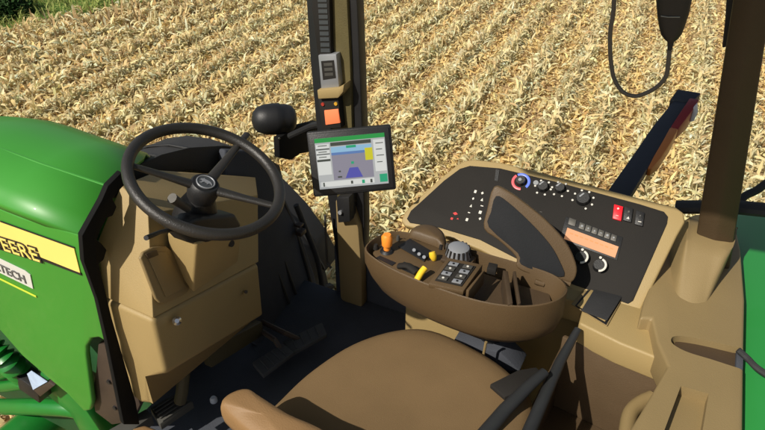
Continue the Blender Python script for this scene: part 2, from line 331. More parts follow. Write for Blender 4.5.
# front mudguard: black curved guard over the front tyre
rings = []
for i in range(13):
    a = R(20+i*11.5); rr = .86; rings.append([V((1.36+math.cos(a)*rr*q, y, GZ+.72+math.sin(a)*rr*q)) for y, q in ((-.82, .93), (-.85, .985), (-.95, 1), (-1.3, 1), (-1.42, .985), (-1.46, .93))])
mg = mesh_obj('front_mudguard', *loft(rings, False, False), M['rubber'], tr, smooth=40); md = mg.modifiers.new('thickness', 'SOLIDIFY'); md.thickness = .012
for y in (-.99, -1.12, -1.25):
    mesh_obj('mudguard_rib', *tube([V((1.36+math.cos(R(25+i*11))*.866, y, GZ+.72+math.sin(R(25+i*11))*.866)) for i in range(13)], .008, 6), M['black'], mg)
mesh_obj('mudguard_stay', *tube([(1.2, -.3, -.3), (.95, -.75, -.1), (.9, -.95, .02)], .03, 10), M['black'], tr)
mesh_obj('axle', *tube([(1.36, -.9, GZ+.72), (1.36, .3, GZ+.72)], .11, 16), M['green2'], tr)
# --- roof (above the frame; it shades the right-hand side of the cab)
ROOF = True
if ROOF:
    rf = [[V((x, y, z)) for x, y in ((.30, -.72), (.34, -.62), (.36, .34), (.30, .42), (-1.15, .42), (-1.25, .34), (-1.25, -.70), (-1.18, -.80), (.2, -.80))] for z in (1.95, 2.12)]
    RX, RY = .06, .62
    rf = [[V((x, y, z_)) for x, y in ((RX-.06, -.86), (RX, -.80), (RX, RY-.06), (RX-.06, RY), (-1.45, RY), (-1.5, RY-.05), (-1.5, -.82), (-1.45, -.86))] for z_ in (2.12, 2.26)]
    mesh_obj('roof', *loft(rf), M['green2'], tr, bevel=.03, seg=3)
# ================================================================== STEERING CONSOLE
sc_ = thing('steering_console', (.25, -.05, .0), 'tan plastic dashboard pedestal under the steering wheel, sunlit on its left side', 'dashboard')
A = at(153, 320, X=.12); B = at(259, 263, X=.17); Cc = at(264, 316, X=.17); Dd = at(166, 374, X=.12)
L1 = at(98, 240, X=.30); L2 = at(103, 298, X=.30); L3 = at(112, 330, X=.295); L4 = at(133, 385, X=.27); L5 = at(143, 405, X=.24); L6 = at(148, 401, X=.22); L7 = at(149, 381, X=.20)
U1 = at(148, 215, X=.19); U2 = at(121, 186, X=.30); T1 = at(160, 172, X=.34)
U3 = at(258, 196, X=.26); T2 = at(256, 178, X=.36)
BK = V((.17, 0, 0))
# lower box
lowr = [L2, A, B, B+BK, V((.34, L2.y, L2.z))]
verts = [L2, A, B, L3, L4, L5, L6, L7, Dd, Cc, V((.36, B.y, B.z)), V((.36, Cc.y, Cc.z)), V((.36, L2.y-.02, L2.z)), V((.36, L5.y-.02, L5.z))]
faces = [[0, 1, 8, 7, 6, 5, 4, 3], [1, 2, 9, 8], [2, 10, 11, 9], [0, 12, 10, 2, 1], [0, 3, 4, 5, 13, 12], [12, 13, 11, 10], [5, 6, 7, 8, 9, 11, 13]]
mesh_obj('lower_cover', verts, faces, M['tan'], sc_, bevel=.016, seg=5)
# upper body, set 3 mm in from the lower cover
i3 = V((.004, -.004, 0))
verts = [p+i3 for p in (L2, A, B, U3, U1, L1, U2, T1, T2)] + [V((.37, B.y, B.z)), V((.37, L2.y-.02, L2.z)), V((.37, T1.y, T1.z)), V((.37, T2.y, T2.z))]
faces = [[0, 1, 4, 6, 5], [1, 2, 3, 4], [4, 3, 8, 7, 6], [2, 9, 12, 8, 3], [0, 10, 9, 2, 1], [0, 5, 6, 7, 11, 10], [9, 10, 11, 12], [7, 8, 12, 11]]
mesh_obj('upper_cover', verts, faces, M['tan'], sc_, bevel=.028, seg=6)
# rounded lid panel on the sloping face
fn = (B-A).cross(U1-A).normalized()
if fn.dot(CP-A) < 0: fn = -fn
def on(x, y, o=0): return pl(x, y, A+i3, fn, o)
pan = [on(*p, .001) for p in ((137, 258), (140, 252), (150, 247), (163, 246), (169, 251), (187, 288), (184, 293), (164, 303), (157, 303), (153, 299))]
mesh_obj('access_lid', *prism(pan, fn*.010), M['tan2'], sc_, bevel=.004, seg=3)
mesh_obj('lid_recess', *prism([on(*p, .0115) for p in ((144, 258), (152, 252), (162, 252), (182, 287), (162, 297))], fn*.003), M['tan2'], sc_, bevel=.0015)
mesh_obj('lid_catch', *prism([on(*p, .0115) for p in ((141, 254), (152, 250), (154, 255), (144, 259))], fn*.004), M['dbrown'], sc_, bevel=.001)
# column housing
c0 = at(193, 294, X=.115); c1 = at(239, 262, X=.14); c2 = at(197, 243, X=.05); c3 = at(243, 226, X=.10); c4 = at(166, 232, X=.16); c5 = c4+(c3-c2); c6 = at(170, 262, X=.19); c7 = c6+(c1-c0)
verts = [c0, c1, c3, c2, c6, c7, c5, c4]
mesh_obj('column_housing', verts, [[0, 1, 2, 3], [4, 7, 6, 5], [0, 3, 7, 4], [1, 5, 6, 2], [3, 2, 6, 7], [0, 4, 5, 1]], M['tan'], sc_, bevel=.010, seg=4)
mesh_obj('trim_knob', *tube([at(177, 321, X=.12), at(177, 321, X=.10), at(177, 321, X=.095)], [.011, .012, .006], 16), M['chrome'], sc_)
for p_, X_ in (((120, 282), .255), ((246, 292), .155)): mesh_obj('cover_screw', *tube([at(*p_, X=X_), at(*p_, X=X_-.012)], [.006, .005], 12), M['dbrown'], sc_)
mesh_obj('ignition_socket', *cyl(at(229, 243, X=.11), (-1, .1, .2), .010, .012), M['black'], sc_)
# underside: dark struts between cover and floor
g = G(); g.add(*tube([at(184, 372, X=.25), at(182, 392, X=.25), at(180, 402, X=.26)], .02, 8)); g.add(*prism([at(x, y, X=.24) for x, y in ((205, 352), (262, 322), (264, 335), (212, 368))], (.03, 0, 0)))
g.obj('under_bracket', mat('olive_bracket', (.06, .05, .022), .6), sc_, bevel=.003)
# shroud under wheel
WN = V((-.42, -.04, .906)).normalized(); WC = at(207, 178, d=1.66); WR = .189
sh = [WC-WN*.20, WC-WN*.15, WC-WN*.11, WC-WN*.06]
mesh_obj('column_shroud', *tube(sh, [.045, .058, .052, .034], 20), M['black'], sc_)
mesh_obj('column_tilt_boot', *prism([at(*p, X=.06) for p in ((176, 228), (198, 218), (236, 214), (243, 226), (230, 236), (200, 246), (190, 243))], (.06, 0, 0)), M['black'], sc_, bevel=.01, seg=3)
mesh_obj('indicator_stalk', *tube([at(176, 229, X=.09), at(160, 232, X=.07), at(146, 238, X=.05)], [.006, .005, .006], 10), M['black'], sc_)
mesh_obj('stalk_knuckle', *tube([at(170, 224, X=.08), at(173, 219, X=.08)], [.012, .010], 12), M['bronze'], sc_)
mesh_obj('gear_selector', *tube([at(188, 209, X=.10), at(181, 204, X=.10), at(172, 198, X=.10)], [.010, .011, .013], 12), M['steel'], sc_)
# ================================================================== STEERING WHEEL
sw = mesh_obj('steering_wheel', *torus(WC, WN, WR, .0148, 80, 14), M['grip'], sc_, smooth=60)
sw['label'] = 'black three spoke steering wheel'
HC = WC-WN*.035
wu = (CR-WN*CR.dot(WN)).normalized(); ww = WN.cross(wu)
def wp(x, y): return pl(x, y, WC, WN)
for e, k in (((133, 166), 0), ((247, 134), 1), ((279, 207), 2)):
    E = wp(*e); d_ = (E-HC); st0 = HC+d_*.10; md_ = HC+d_*.55+WN*.000
    mesh_obj('spoke', *tube(spline([st0, md_, E], 5), [.017, .016, .015, .014, .013, .012, .0115, .011, .0105, .010, .010], 12, sq=.7), M['grip'], sw, smooth=60)
mesh_obj('hub', *tube([HC-WN*.05, HC-WN*.01, HC+WN*.012, HC+WN*.018], [.034, .04, .038, .033], 28), M['black'], sw)
emb = mesh_obj('emblem', *tube([HC+WN*.0181, HC+WN*.0215], [.024, .023], 32), mat('emblem_disc', (.05, .055, .06), .4), sw)
mesh_obj('emblem_ring', *torus(HC+WN*.0215, WN, .0225, .0018, 32, 6), M['silver'], sw)
deer = [(-13, 2), (-11, 6), (-7, 7), (-5, 10), (-3, 7), (4, 5), (10, 3), (13, -1), (15, -6), (12, -3), (8, -3), (4, -8), (3, -3), (-3, -2), (-8, -7), (-13, -7), (-9, -4), (-7, 0), (-9, 2)]
mesh_obj('emblem_deer', *prism([HC+WN*.0216+(wu*x+ww*y)*.00115 for x, y in deer], WN*.0015), M['silver'], sw, smooth=0)
# ================================================================== PEDALS
def pedal(quad, z, arm_, label):
    c = sum((at(x, y, Z=z) for x, y in quad), V((0, 0, 0)))/4
    PM = bpy.data.materials.get('pedal_rubber') or mat('pedal_rubber', (.05, .053, .058), .75, bump=.3, var=.2)
    t = thing('foot_pedal', (c.x, c.y, 0), label, 'pedal', 'foot pedals on the cab floor')
    p = mesh_obj('pedal_pad', *prism([at(x, y, Z=z) for x, y in quad], (0, 0, -.02)), PM, t, bevel=.004)
    mesh_obj('pedal_arm', *tube([at(*q, Z=zz) for q, zz in arm_], .010, 8), M['bronze'], t)
    a, b, c_, d = [at(x, y, Z=z+.001) for x, y in quad]
    for i in range(1, 5): mesh_obj('grip_bar', *tube([a.lerp(b, i/5).lerp(d.lerp(c_, i/5), .1), a.lerp(b, i/5).lerp(d.lerp(c_, i/5), .9)], .003, 6), PM, p)
    return t
pedal(((252, 362), (283, 343), (294, 352), (263, 375)), .10, (((257, 328), .12), ((275, 340), .12), ((281, 350), .09)), 'smaller black rubber foot pedal nearer the dashboard pedestal')
pedal(((283, 341), (322, 322), (327, 334), (290, 354)), .09, (((262, 322), .12), ((285, 333), .12), ((300, 340), .08)), 'wider black rubber foot pedal nearer the tan pillar foot')
# ================================================================== MONITOR
mq = [at(306, 131, d=2.00), at(391.5, 125.5, d=2.00), at(395.5, 188.5, d=2.045), at(314, 198.5, d=2.045)]
mc = sum(mq, V((0, 0, 0)))/4; mu = ((mq[1]-mq[0])+(mq[2]-mq[3])).normalized(); mv = ((mq[3]-mq[0])+(mq[2]-mq[1])); mv = (mv-mu*mv.dot(mu)).normalized(); mn = mv.cross(mu).normalized()
if mn.dot(CP-mc) < 0: mn = -mn
MW = ((mq[1]-mq[0]).length+(mq[2]-mq[3]).length)/2; MH = ((mq[3]-mq[0]).length+(mq[2]-mq[1]).length)/2
mo = thing('monitor', mc-mn*.03, 'black framed guidance display with a lit map screen, mounted on the front pillar', 'monitor')
def mp(a, b, o=0): return mc+mu*((a-.5)*MW)+mv*((b-.5)*MH)+mn*o
mesh_obj('casing', *prism([mp(*p, -.022) for p in ((0, 0), (1, 0), (1, 1), (0, 1))], mn*.022), M['black'], mo, bevel=.006, seg=3)
mesh_obj('bezel', *prism([mp(*p, .0005) for p in ((.03, .04), (.97, .04), (.97, .96), (.03, .96))], mn*.003), M['black'], mo, bevel=.001)
sx0, sx1, sy0, sy1 = .085, .915, .11, .885
def sp_(a, b, o): return mp(sx0+(sx1-sx0)*a, sy0+(sy1-sy0)*b, o)
def srect(g, a0, b0, a1, b1, o): g.add(*prism([sp_(a0, b0, o), sp_(a1, b0, o), sp_(a1, b1, o), sp_(a0, b1, o)], mn*.0004))
scn = G(); srect(scn, 0, 0, 1, 1, .0036); scn = scn.obj('screen', M['s_bg'], mo, smooth=0)
def sobj(name, m, rects, o=.0042):
    for r in rects:
        g = G(); srect(g, *r, o); g.obj(name, M[m], scn, smooth=0)
sobj('title_bar', 's_green', [(0, 0, 1, .085)])
sobj('light_bar', 's_dark', [(.22, .10, .80, .17)])
sobj('menu_button', 's_white', [(.01, .12, .20, .20), (.01, .24, .20, .30), (.01, .33, .20, .41), (.01, .46, .20, .72), (.83, .12, .99, .74), (.02, .86, .8, .96)])
sobj('menu_shadow', 's_dark', [(.01, .205, .20, .225), (.01, .305, .20, .32), (.01, .415, .20, .44), (.01, .44, .2, .455)])
sobj('map_sky', 's_sky', [(.22, .19, .80, .30)])
sobj('map_horizon', 's_hor', [(.22, .30, .80, .35)])
sobj('map_field', 's_land', [(.22, .35, .80, .84)])
g = G(); g.add(*prism([sp_(.46, .62, .0048), sp_(.58, .62, .0048), sp_(.64, .82, .0048), sp_(.39, .82, .0048)], mn*.0004)); g.obj('map_vehicle', M['s_blue'], scn, smooth=0)
sobj('map_marker', 's_yel', [(.70, .26, .81, .50)], .0048)
sobj('map_pointer', 's_teal', [(.44, .18, .58, .23), (.49, .50, .53, .55), (.88, .80, .99, .96), (.62, .88, .66, .95)], .0048)
sobj('screen_mark', 's_dark', [(.04, .14, .17, .155), (.04, .26, .16, .275), (.04, .36, .15, .375), (.30, .66, .33, .69), (.28, .77, .34, .80), (.06, .87, .08, .95), (.46, .88, .49, .94), (.74, .88, .77, .95), (.86, .18, .97, .195), (.86, .3, .95, .315), (.86, .42, .97, .435), (.86, .55, .94, .565)], .0052)
v, f = text('12:45', sp_(.8, .075, .0046), mu, -mv, .014, .0002); mesh_obj('clock_text', v, f, M['s_white'], scn, smooth=0) if 0 else None
mesh_obj('monitor_bracket', *tube([mp(.45, .5, -.03), mp(.45, .45, -.08), at(345, 165, Y=-.74)], .02, 10), M['black'], mo)
# ================================================================== PILLAR GAUGE + SWITCHES
pg = thing('pillar_display', at(330, 90, Y=-.745), 'narrow tan and black gauge strip with phone-like display and orange switch on the front pillar', 'gauge display')
def pq(pts, Yv, t, name, m, par=pg, bevel=.002): return mesh_obj(name, *prism([at(x, y, Y=Yv) for x, y in pts], (0, -t, 0)), m, par, bevel=bevel)
pq(((314, -40), (328, -40), (331, 56), (318, 57), (312, 10)), -.725, .04, 'gauge_strip', M['panel'])
for i in range(10):
    y0 = -2+i*5.6; pq(((317.5+i*.35, y0), (326.5+i*.35, y0), (326.7+i*.35, y0+3.8), (317.7+i*.35, y0+3.8)), -.7235, .0012, 'gauge_segment', mat('dim_segment', (.05, .055, .06), .4) if i == 0 else bpy.data.materials['dim_segment'], bevel=0)
pq(((318, 55), (336, 54), (339, 87), (321, 89)), -.715, .03, 'display_frame', M['silver'], bevel=.003)
pq(((321, 61), (334, 60), (336, 78), (323, 80)), -.7145, .003, 'display_glass', M['panel'], bevel=0)
for i in range(3): pq(((323.5+i*.5, 63+i*5), (332+i*.4, 62.5+i*5), (332.3+i*.4, 65.5+i*5), (324+i*.4, 66+i*5)), -.7142, .0012, 'display_digits', M['steel'], bevel=0)
pq(((317, 90), (339, 88), (344, 84), (343, 92), (338, 98), (318, 99)), -.70, .05, 'tan_bracket', M['tan'], bevel=.003)
pq(((318, 99), (338, 98), (341, 128), (322, 129)), -.715, .04, 'switch_housing', M['panel'], bevel=.003)
mesh_obj('warning_lamp', *cyl(at(323, 104, Y=-.715), (0, 1, 0), .006, .004), mat('dull_red_lamp', (.3, .03, .02), .4, emit=(1, .1, .05), es=.12), pg)
mesh_obj('warning_lamp', *cyl(at(336, 103.5, Y=-.715), (0, 1, 0), .006, .004), mat('dull_amber_lamp', (.45, .22, .02), .4, emit=(1, .6, .05), es=.2), pg)
pq(((324, 110.5), (338, 109), (340, 123), (325.5, 125)), -.712, .01, 'orange_switch', M['sw_orange'], bevel=.0015)
# ================================================================== ROUND LAMP outside the windscreen
lc = at(274, 119, X=.56)
rl = thing('work_lamp', lc-V((0, 0, .06)), 'rounded black lamp housing on an arm outside the windscreen, between wheel and front pillar', 'lamp')
ax = (CR*.93+CU*.1+CD*.35).normalized(); px2m = (lc-CP).dot(CD)/F
hl = 22*px2m; rings = [lc+ax*hl*t for t in (-1, -.93, -.75, -.4, 0, .25, .3, .55, .8, .95, 1.0)]
mesh_obj('lamp_housing', *tube(rings, [px2m*r for r in (3, 8, 12.5, 15, 15.8, 15.8, 14.8, 14.6, 13, 9.5, 6)], 28), M['black'], rl, smooth=50)
mesh_obj('lamp_neck', *prism([at(x, y, X=.50) for x, y in ((279, 138), (298, 126), (318, 121), (322, 150), (300, 154), (292, 160), (280, 158))], (.03, 0, 0)), M['flat_black'], rl, bevel=.006)
mesh_obj('lamp_arm', *tube([at(290, 136, X=.46), at(312, 126, X=.34), at(330, 122, X=.20)], .014, 10), M['black'], rl)
mesh_obj('lamp_screw', *cyl(at(279, 138, X=.49), (-1, .5, 0), .004, .006, k=10), M['chrome'], rl)
# ================================================================== SIDE CONSOLE
sc2 = thing('side_console', (-.65, -.68, 0), 'tan right-hand side console with a wide charcoal control panel below the window', 'control console')
P0 = V((-.36, -.76, .78)); PN = V((0, .16, .21)).normalized(); PD = V((0, .21, -.16)).normalized(); PX = V((-1, 0, 0))
def pp(x, y, o=0): return pl(x, y, P0, PN, o)
fo = [(401, 221), (404, 213), (413, 203), (440, 178), (455, 166), (464, 160.5), (474, 159), (500, 162), (560, 177), (640, 198), (676, 207), (684, 213), (685, 222), (677, 236), (640, 312), (632, 318), (600, 305), (560, 292), (515, 268), (480, 250), (440, 234), (405, 226)]
frm = mesh_obj('console_frame', *prism([pp(x, y, -.03) for x, y in fo], PN*.03), M['tan'], sc2, bevel=.006, seg=3)
fi = [(407, 219), (411, 211), (420, 203), (444, 181), (460, 169), (470, 166), (500, 168.5), (560, 183), (640, 204.5), (664, 212), (668, 217), (667, 224), (633, 301), (628, 304), (600, 294), (560, 280), (515, 258), (480, 240), (440, 228), (410, 223)]
cp = mesh_obj('control_panel', *prism([pp(x, y, -.004) for x, y in fi], PN*.007), M['panel'], sc2, bevel=.0015)
def disc(x, y, r, h, m, name='dial', o=.003, par=sc2, k=24, r2=None): return mesh_obj(name, *cyl(pp(x, y, o), PN, r, h, r2, k), m, par)
ps = 1/ (F/ (pp(560, 200)-CP).dot(CD))    # metres per photo pixel there
tdl = disc(521, 182, 5.2*ps, .016, M['black'], 'temperature_dial', r2=4.6*ps)
cpt = pp(521, 182, .0036)
mesh_obj('cold_arc', *torus(cpt, PN, 8.2*ps, 1.4*ps, 20, 6, R(-50), R(120), u=PX, flat=.3) if 0 else torus(cpt, PN, 8.2*ps, 1.4*ps, 20, 6, R(-35), R(130), u=PX, flat=.3), M['blue'], tdl)
mesh_obj('hot_arc', *torus(cpt, PN, 8.2*ps, 1.4*ps, 20, 6, R(140), R(285), u=PX, flat=.3), M['pink'], tdl)
mesh_obj('dial_mark', *cyl(pp(520.5, 182, .0192), PN, 1.8*ps, .001, k=10), M['silver'], tdl)
disc(536, 183.5, 2.6*ps, .004, M['silver'], 'push_button')
for i, (x, y) in enumerate(((543, 188), (560, 189.5), (583, 200))):
    kn = disc(x, y, (5.5, 5, 7)[i]*ps, .018, M['black'], 'rotary_knob', r2=(4.8, 4.4, 6)[i]*ps)
    rr = (8, 8, 10)[i]; c = pp(x, y, .0032)
    for a in range(-60, 241, 60 if i < 2 else 43):
        e = PX*math.cos(R(a))-PD*math.sin(R(a)); mesh_obj('dial_tick', *cyl(c+e*rr*ps, PN, 1.1*ps, .0006, k=8), M['ink'], kn)
    mesh_obj('pointer', *prism([pp(x, y, .0212)+e*ps for e in (PX*-4-PD*.2, PX*-1-PD*4.5, PX*.4-PD*4.2, PX*-2.6+PD*.4)], PN*.0008), M['silver'], kn, smooth=0)
def pr(pts, o, h, name, m, par=cp, bevel=.0): return mesh_obj(name, *prism([pp(x, y, o) for x, y in pts], PN*h), m, par, bevel=bevel, smooth=35 if bevel else 0)
def glyph(x, y, w, h, m='ink', name='symbol', par=cp, o=.0031, k=0):
    c = pp(x, y, o); e = PX*ps*.8; d = PD*ps*.8
    sh = [[(-1, -1), (1, -1), (1, 1), (-1, 1)], [(-1, 0), (0, -1), (1, 0), (0, 1)], [(-1, 1), (0, -1), (1, 1)], [(-1, -.3), (1, -.3), (1, .3), (-1, .3)]][k % 4]
    return mesh_obj(name, *prism([c+e*a*w/2+d*b*h/2 for a, b in sh], PN*.0006), M[m], par, smooth=0)
for i in range(5):
    glyph(475.5-i*2.1, 192+i*7, 3, 4, 'ink', k=i); glyph(482.5-i*.2-(i > 2)*1.5, 193.5+i*6.4, 3.6, 4.2, 'ink', k=i+1)
glyph(455.5, 214, 7, 4.5, 'redink', k=1); glyph(452, 219, 3, 3, 'redink', k=0); glyph(458, 219, 3, 2, 'redink', k=2)
pr(((496, 170), (499.5, 171), (498, 182), (494.8, 181)), .0031, .002, 'key_slot', M['black'])
for i, x in enumerate((526, 531, 536, 541)): glyph(x, 209+i*1.1, 3, 1.6, 'steel', k=i)
rs = pr(((614, 205.5), (623, 208), (621, 222), (612.5, 219.5)), .003, .008, 'red_rocker_switch', M['red'], sc2, .0012)
glyph(618, 210, 3, 3, 'ink', par=rs, o=.0112, k=1); glyph(617, 217, 3, 2, 'ink', par=rs, o=.0112, k=3)
for i, (x, y) in enumerate(((628, 215.5), (639.5, 219.5))):
    r_ = pr(((x-3.5, y-8), (x+5, y-5.7), (x+3, y+8), (x-5, y+5.7)), .003, .007, 'black_rocker_switch', M['black'], sc2, .0012); glyph(x, y+3.5, 3.6, 3.4, 'ink', par=r_, o=.0102, k=i+2); glyph(x+.5, y-2.5, 2, 2.4, 'steel', par=r_, o=.0102, k=i)
# radio: key row, amber display, two knobs
rd = pr(((566, 217), (623, 238), (617, 261), (560, 240)), .0025, .003, 'radio_face', M['black'], sc2, .001)
pr(((569.5, 218.5), (576.5, 221), (575, 227.5), (568, 225)), .0056, .003, 'radio_key', M['steel'], rd, .0008)
for i in range(6):
    t = i/6; x = 580+t*38; y = 223+t*14; k_ = pr(((x, y), (x+5.4, y+2), (x+3.9, y+8), (x-1.5, y+6)), .0056, .003, 'radio_key', M['steel'], rd, .0008)
    glyph(x+2, y+4, 2.6, 2.6, 'silver', par=rd, o=.0088, k=i)
am = pr(((567.5, 228.5), (618.5, 247.5), (615, 258.5), (564, 239.5)), .0056, .0015, 'amber_display', M['amber'], rd)
e_ = (pp(615, 258)-pp(564, 239.5)).normalized()
v, f = text('AM 10:45', pp(571, 237.5, .0072), e_, PN.cross(e_), .022, .0002, 0, 'LEFT', 1.0); mesh_obj('display_text', v, f, mat('amber_digit', (.45, .16, .06), .5), am, smooth=0) if 0 else None
for i in range(9): pr(((570+i*5, 233.2+i*1.87), (573.2+i*5, 234.4+i*1.87), (572.9+i*5, 235.6+i*1.87), (569.7+i*5, 234.4+i*1.87)), .0072, .0004, 'display_segment', bpy.data.materials.get('amber_seg') or mat('amber_seg', (.6, .22, .08), .5, emit=(1, .3, .1), es=.15), rd)
for x, y in ((581, 259), (599, 267)):
    k_ = disc(x, y, 5.8*ps, .02, M['black'], 'volume_knob', r2=5*ps); mesh_obj('knob_arc', *torus(pp(x, y, .0225), PN, 6*ps, 1.0*ps, 16, 6, R(-80), R(75), u=PX, flat=.4), M['ink'], k_); mesh_obj('knob_mark', *cyl(pp(x+1.5, y-9, .0033), PN, 1.3*ps, .0006, k=8), M['ink'], k_)
# console lower ledge, ledge pad
ly = -.545
mesh_obj('console_body', *aabb(-.83, -.235, -.82, -.535, .0, .575), M['tan'], sc2, bevel=.012, seg=3)
lg = [(-.24, -.53), (-.25, -.47), (-.32, -.455), (-.83, -.445), (-.835, -.36), (-.95, -.33), (-1.075, -.315), (-1.0, -.56), (-.83, -.56)]
led = mesh_obj('console_ledge', *prism([(x, y, .50) for x, y in lg], (0, 0, .078)), M['tan'], sc2, bevel=.007, seg=3)
def zq(pts, z, h, name, m, par, bevel=.002): return mesh_obj(name, *prism([at(x, y, Z=z) for x, y in pts], (0, 0, h)), m, par, bevel=bevel)
pf = zq(((571, 305), (590, 284), (624, 297), (607, 327)), .579, .004, 'pad_surround', M['tan2'], sc2, .0015)
zq(((575, 306), (591, 286), (622, 298), (606, 325)), .5835, .001, 'pad_gap', M['black'], pf, 0)
zq(((577, 306), (592, 289), (619.5, 299), (605, 322)), .585, .003, 'tan_plate', M['tan'], pf, .001)
pad = zq(((581, 311), (594, 290), (622, 297), (607, 321)), .589, .003, 'rubber_pad', M['rubber'], pf, .001)
zq(((560, 330), (572, 318), (584, 322), (574, 336)), .579, .002, 'storage_mark', M['dbrown'], sc2, .0005) if 0 else None
# storage well behind the ledge
wl = [(-.80, -.36), (-1.07, -.32), (-1.05, .16), (-.76, .16)]
g = G(); g.add(*prism([(x, y, .22) for x, y in wl], (0, 0, .02)))
g.add(*prism([(-.80, -.36, .22), (-1.075, -.32, .22), (-1.075, -.33, .22), (-.80, -.375, .22)], (0, 0, .29)))
g.add(*prism([(-1.07, -.32, .22), (-1.05, .16, .22), (-1.07, .16, .22), (-1.09, -.32, .22)], (0, 0, .39)))
g.add(*prism([(-.80, -.37, .22), (-.78, .0, .22), (-.79, .0, .22), (-.815, -.37, .22)], (0, 0, .25)))
g.obj('storage_well', mat('brown_well', (.085, .053, .025), .65, bump=.4, bs=300, var=.15), sc2, bevel=.004)
mesh_obj('well_bolster', *tube(spline([at(626, 440, Z=.45), at(630, 415, Z=.45), at(640, 404, Z=.45), at(652, 398, Z=.45)]), .02, 12), M['tan2'], sc2)
# rear quarter cover with post socket, slot and pocket
qp = [(668, 212), (684, 222), (735, 223), (741, 250), (745, 300), (744, 350), (743, 440), (738, 480), (612, 480), (630, 430), (650, 397), (668, 366), (657, 342), (652, 318), (640, 318), (644, 300), (660, 262)]
qt = mesh_obj('rear_quarter_cover', *prism([at(x, y, Z=.62) for x, y in qp], (0, 0, -.10)), M['tan2'], sc2, bevel=.008, seg=3)  # the shade over this corner is put into its darker tan
slot = spline([at(x, y, Z=.62) for x, y in ((671, 341), (676, 336), (700, 339), (735, 347), (760, 352), (760, 374), (738, 368), (710, 359), (690, 353), (677, 347))], 3, True)
cut(qt, *prism([p+V((0, 0, .02)) for p in slot], (0, 0, -.085)))
cut(qt, *prism([at(x, y, Z=.64) for x, y in ((683, 380), (711, 388), (700, 455), (655, 455))], (0, 0, -.05)))
mesh_obj('slot_shade_inset', *prism([at(x, y, Z=.60) for x, y in ((673, 345), (677, 340), (700, 342), (742, 351), (741, 371), (710, 362), (690, 356), (678, 350))], (0, 0, -.05)), M['dbrown'], qt, smooth=0)  # dark brown inset painting the shade inside the slot
mesh_obj('slot_cap', *prism([at(x, y, Z=.612) for x, y in ((737, 348), (744, 350), (743, 371), (736, 367))], (0, 0, -.05)), M['floor'], qt, bevel=.002)
# socket that holds the rear post
rb = [at(x, y, Z=.621) for x, y in ((670, 240), (674, 286), (686, 300), (702, 302), (713, 291), (736, 232), (706, 216), (686, 220))]
rt = [at(x, y, Y=-.70) for x, y in ((686, 236), (687, 240), (694, 244), (715, 250), (733, 250), (737, 240), (720, 232), (700, 230))]
rt = [V((p.x, -.70 if i in (1, 2, 3, 4) else -.82, .71)) for i, p in enumerate([at(x, 242, Y=-.72) for x in (684, 685, 692, 715, 733, 737, 733, 690)])]
mesh_obj('post_socket', *loft([spline(q_, 5, True) for q_ in ([b+(b-a)*.06-V((0, 0, b.z-.621)) for a, b in zip(rt, rb)], rb, [a.lerp(b, .35)+(a-b)*-.04 for a, b in zip(rb, rt)], [a.lerp(b, .8) for a, b in zip(rb, rt)], rt)]), M['tan2'], sc2, smooth=70)
# ================================================================== ARMREST CONSOLE (pod)
ac = thing('armrest_console', (-.5, -.32, .3), 'brown boat-shaped armrest console with levers and an open storage lid', 'armrest console')
rim = [(-.222, -.275), (-.228, -.345), (-.268, -.395), (-.36, -.408), (-.5, -.408), (-.64, -.408), (-.74, -.40), (-.785, -.365), (-.787, -.32), (-.755, -.268), (-.69, -.224), (-.6, -.200), (-.48, -.2), (-.36, -.214), (-.27, -.24)]
RM = spline([V((x, y, .68)) for x, y in rim], 4, True)
cen = V((-.51, -.31, 0))
def ring(sx, sy, z, dx=0, dy=0): return [V((cen.x+dx+(p.x-cen.x)*sx, cen.y+dy+(p.y-cen.y)*sy, z)) for p in RM]
rings = [ring(.90, .86, .59), ring(.975, .95, .677), ring(.985, .97, .684), ring(1, 1, .682), ring(1.005, 1.01, .672), ring(1.0, 1.02, .64), ring(.97, 1.0, .60, -.01), ring(.90, .92, .56, -.02), ring(.74, .72, .53, -.03), ring(.4, .4, .52, -.03)]
v, f = loft(rings, True)
pod = mesh_obj('console_shell', v, f, M['brown'], ac, smooth=45)
# deck over the front half
def inside(x0, x1, s=.965, z=.66):
    r = [p for p in ring(s, s*.97, z) if x0 <= p.x <= x1]; return r
dk = [V((-.245, -.28, .672)), V((-.25, -.345, .672)), V((-.28, -.382, .672)), V((-.36, -.396, .672)), V((-.52, -.396, .672)), V((-.52, -.33, .672)), V((-.465, -.213, .672)), V((-.36, -.228, .672)), V((-.28, -.25, .672))]
deck = mesh_obj('lever_deck', *prism(dk, (0, 0, -.03)), M['brown'], ac, bevel=.004)
def z(x, y, h=.673): return at(x, y, Z=h)
# raised hump along far side
hump = spline([z(408, 236), z(420, 229), z(436, 231), z(446, 240), z(444, 250), z(434, 246), z(420, 241)], 3, True)
mesh_obj('deck_hump', *loft([hump, [p+V((0, 0, .02))-(p-z(428, 238))*.12 for p in hump], [p+V((0, 0, .026))-(p-z(428, 238))*.35 for p in hump]]), M['brown'], ac, smooth=60)
mesh_obj('lever_gate', *prism([z(398, 247, .674), z(410, 239, .674), z(432, 252, .674), z(424, 262, .674)], (0, 0, .003)), M['black'], ac, bevel=.001)
for x, y in ((414, 250), (419, 254), (424, 257)): mesh_obj('gate_pin', *tube([z(x, y, .676), z(x, y, .692)], [.004, .005], 10), M['silver'], ac)
lv = z(387, 251); mesh_obj('orange_lever', *tube([lv, lv+V((0, 0, .02)), lv+V((0, 0, .022)), lv+V((0, 0, .05)), lv+V((0, 0, .058))], [.010, .010, .015, .0165, .011], 18), M['orange'], ac, smooth=50)
mesh_obj('lever_base', *tube([lv-V((0, 0, .003)), lv+V((0, 0, .006))], [.022, .016], 16), M['black'], ac)
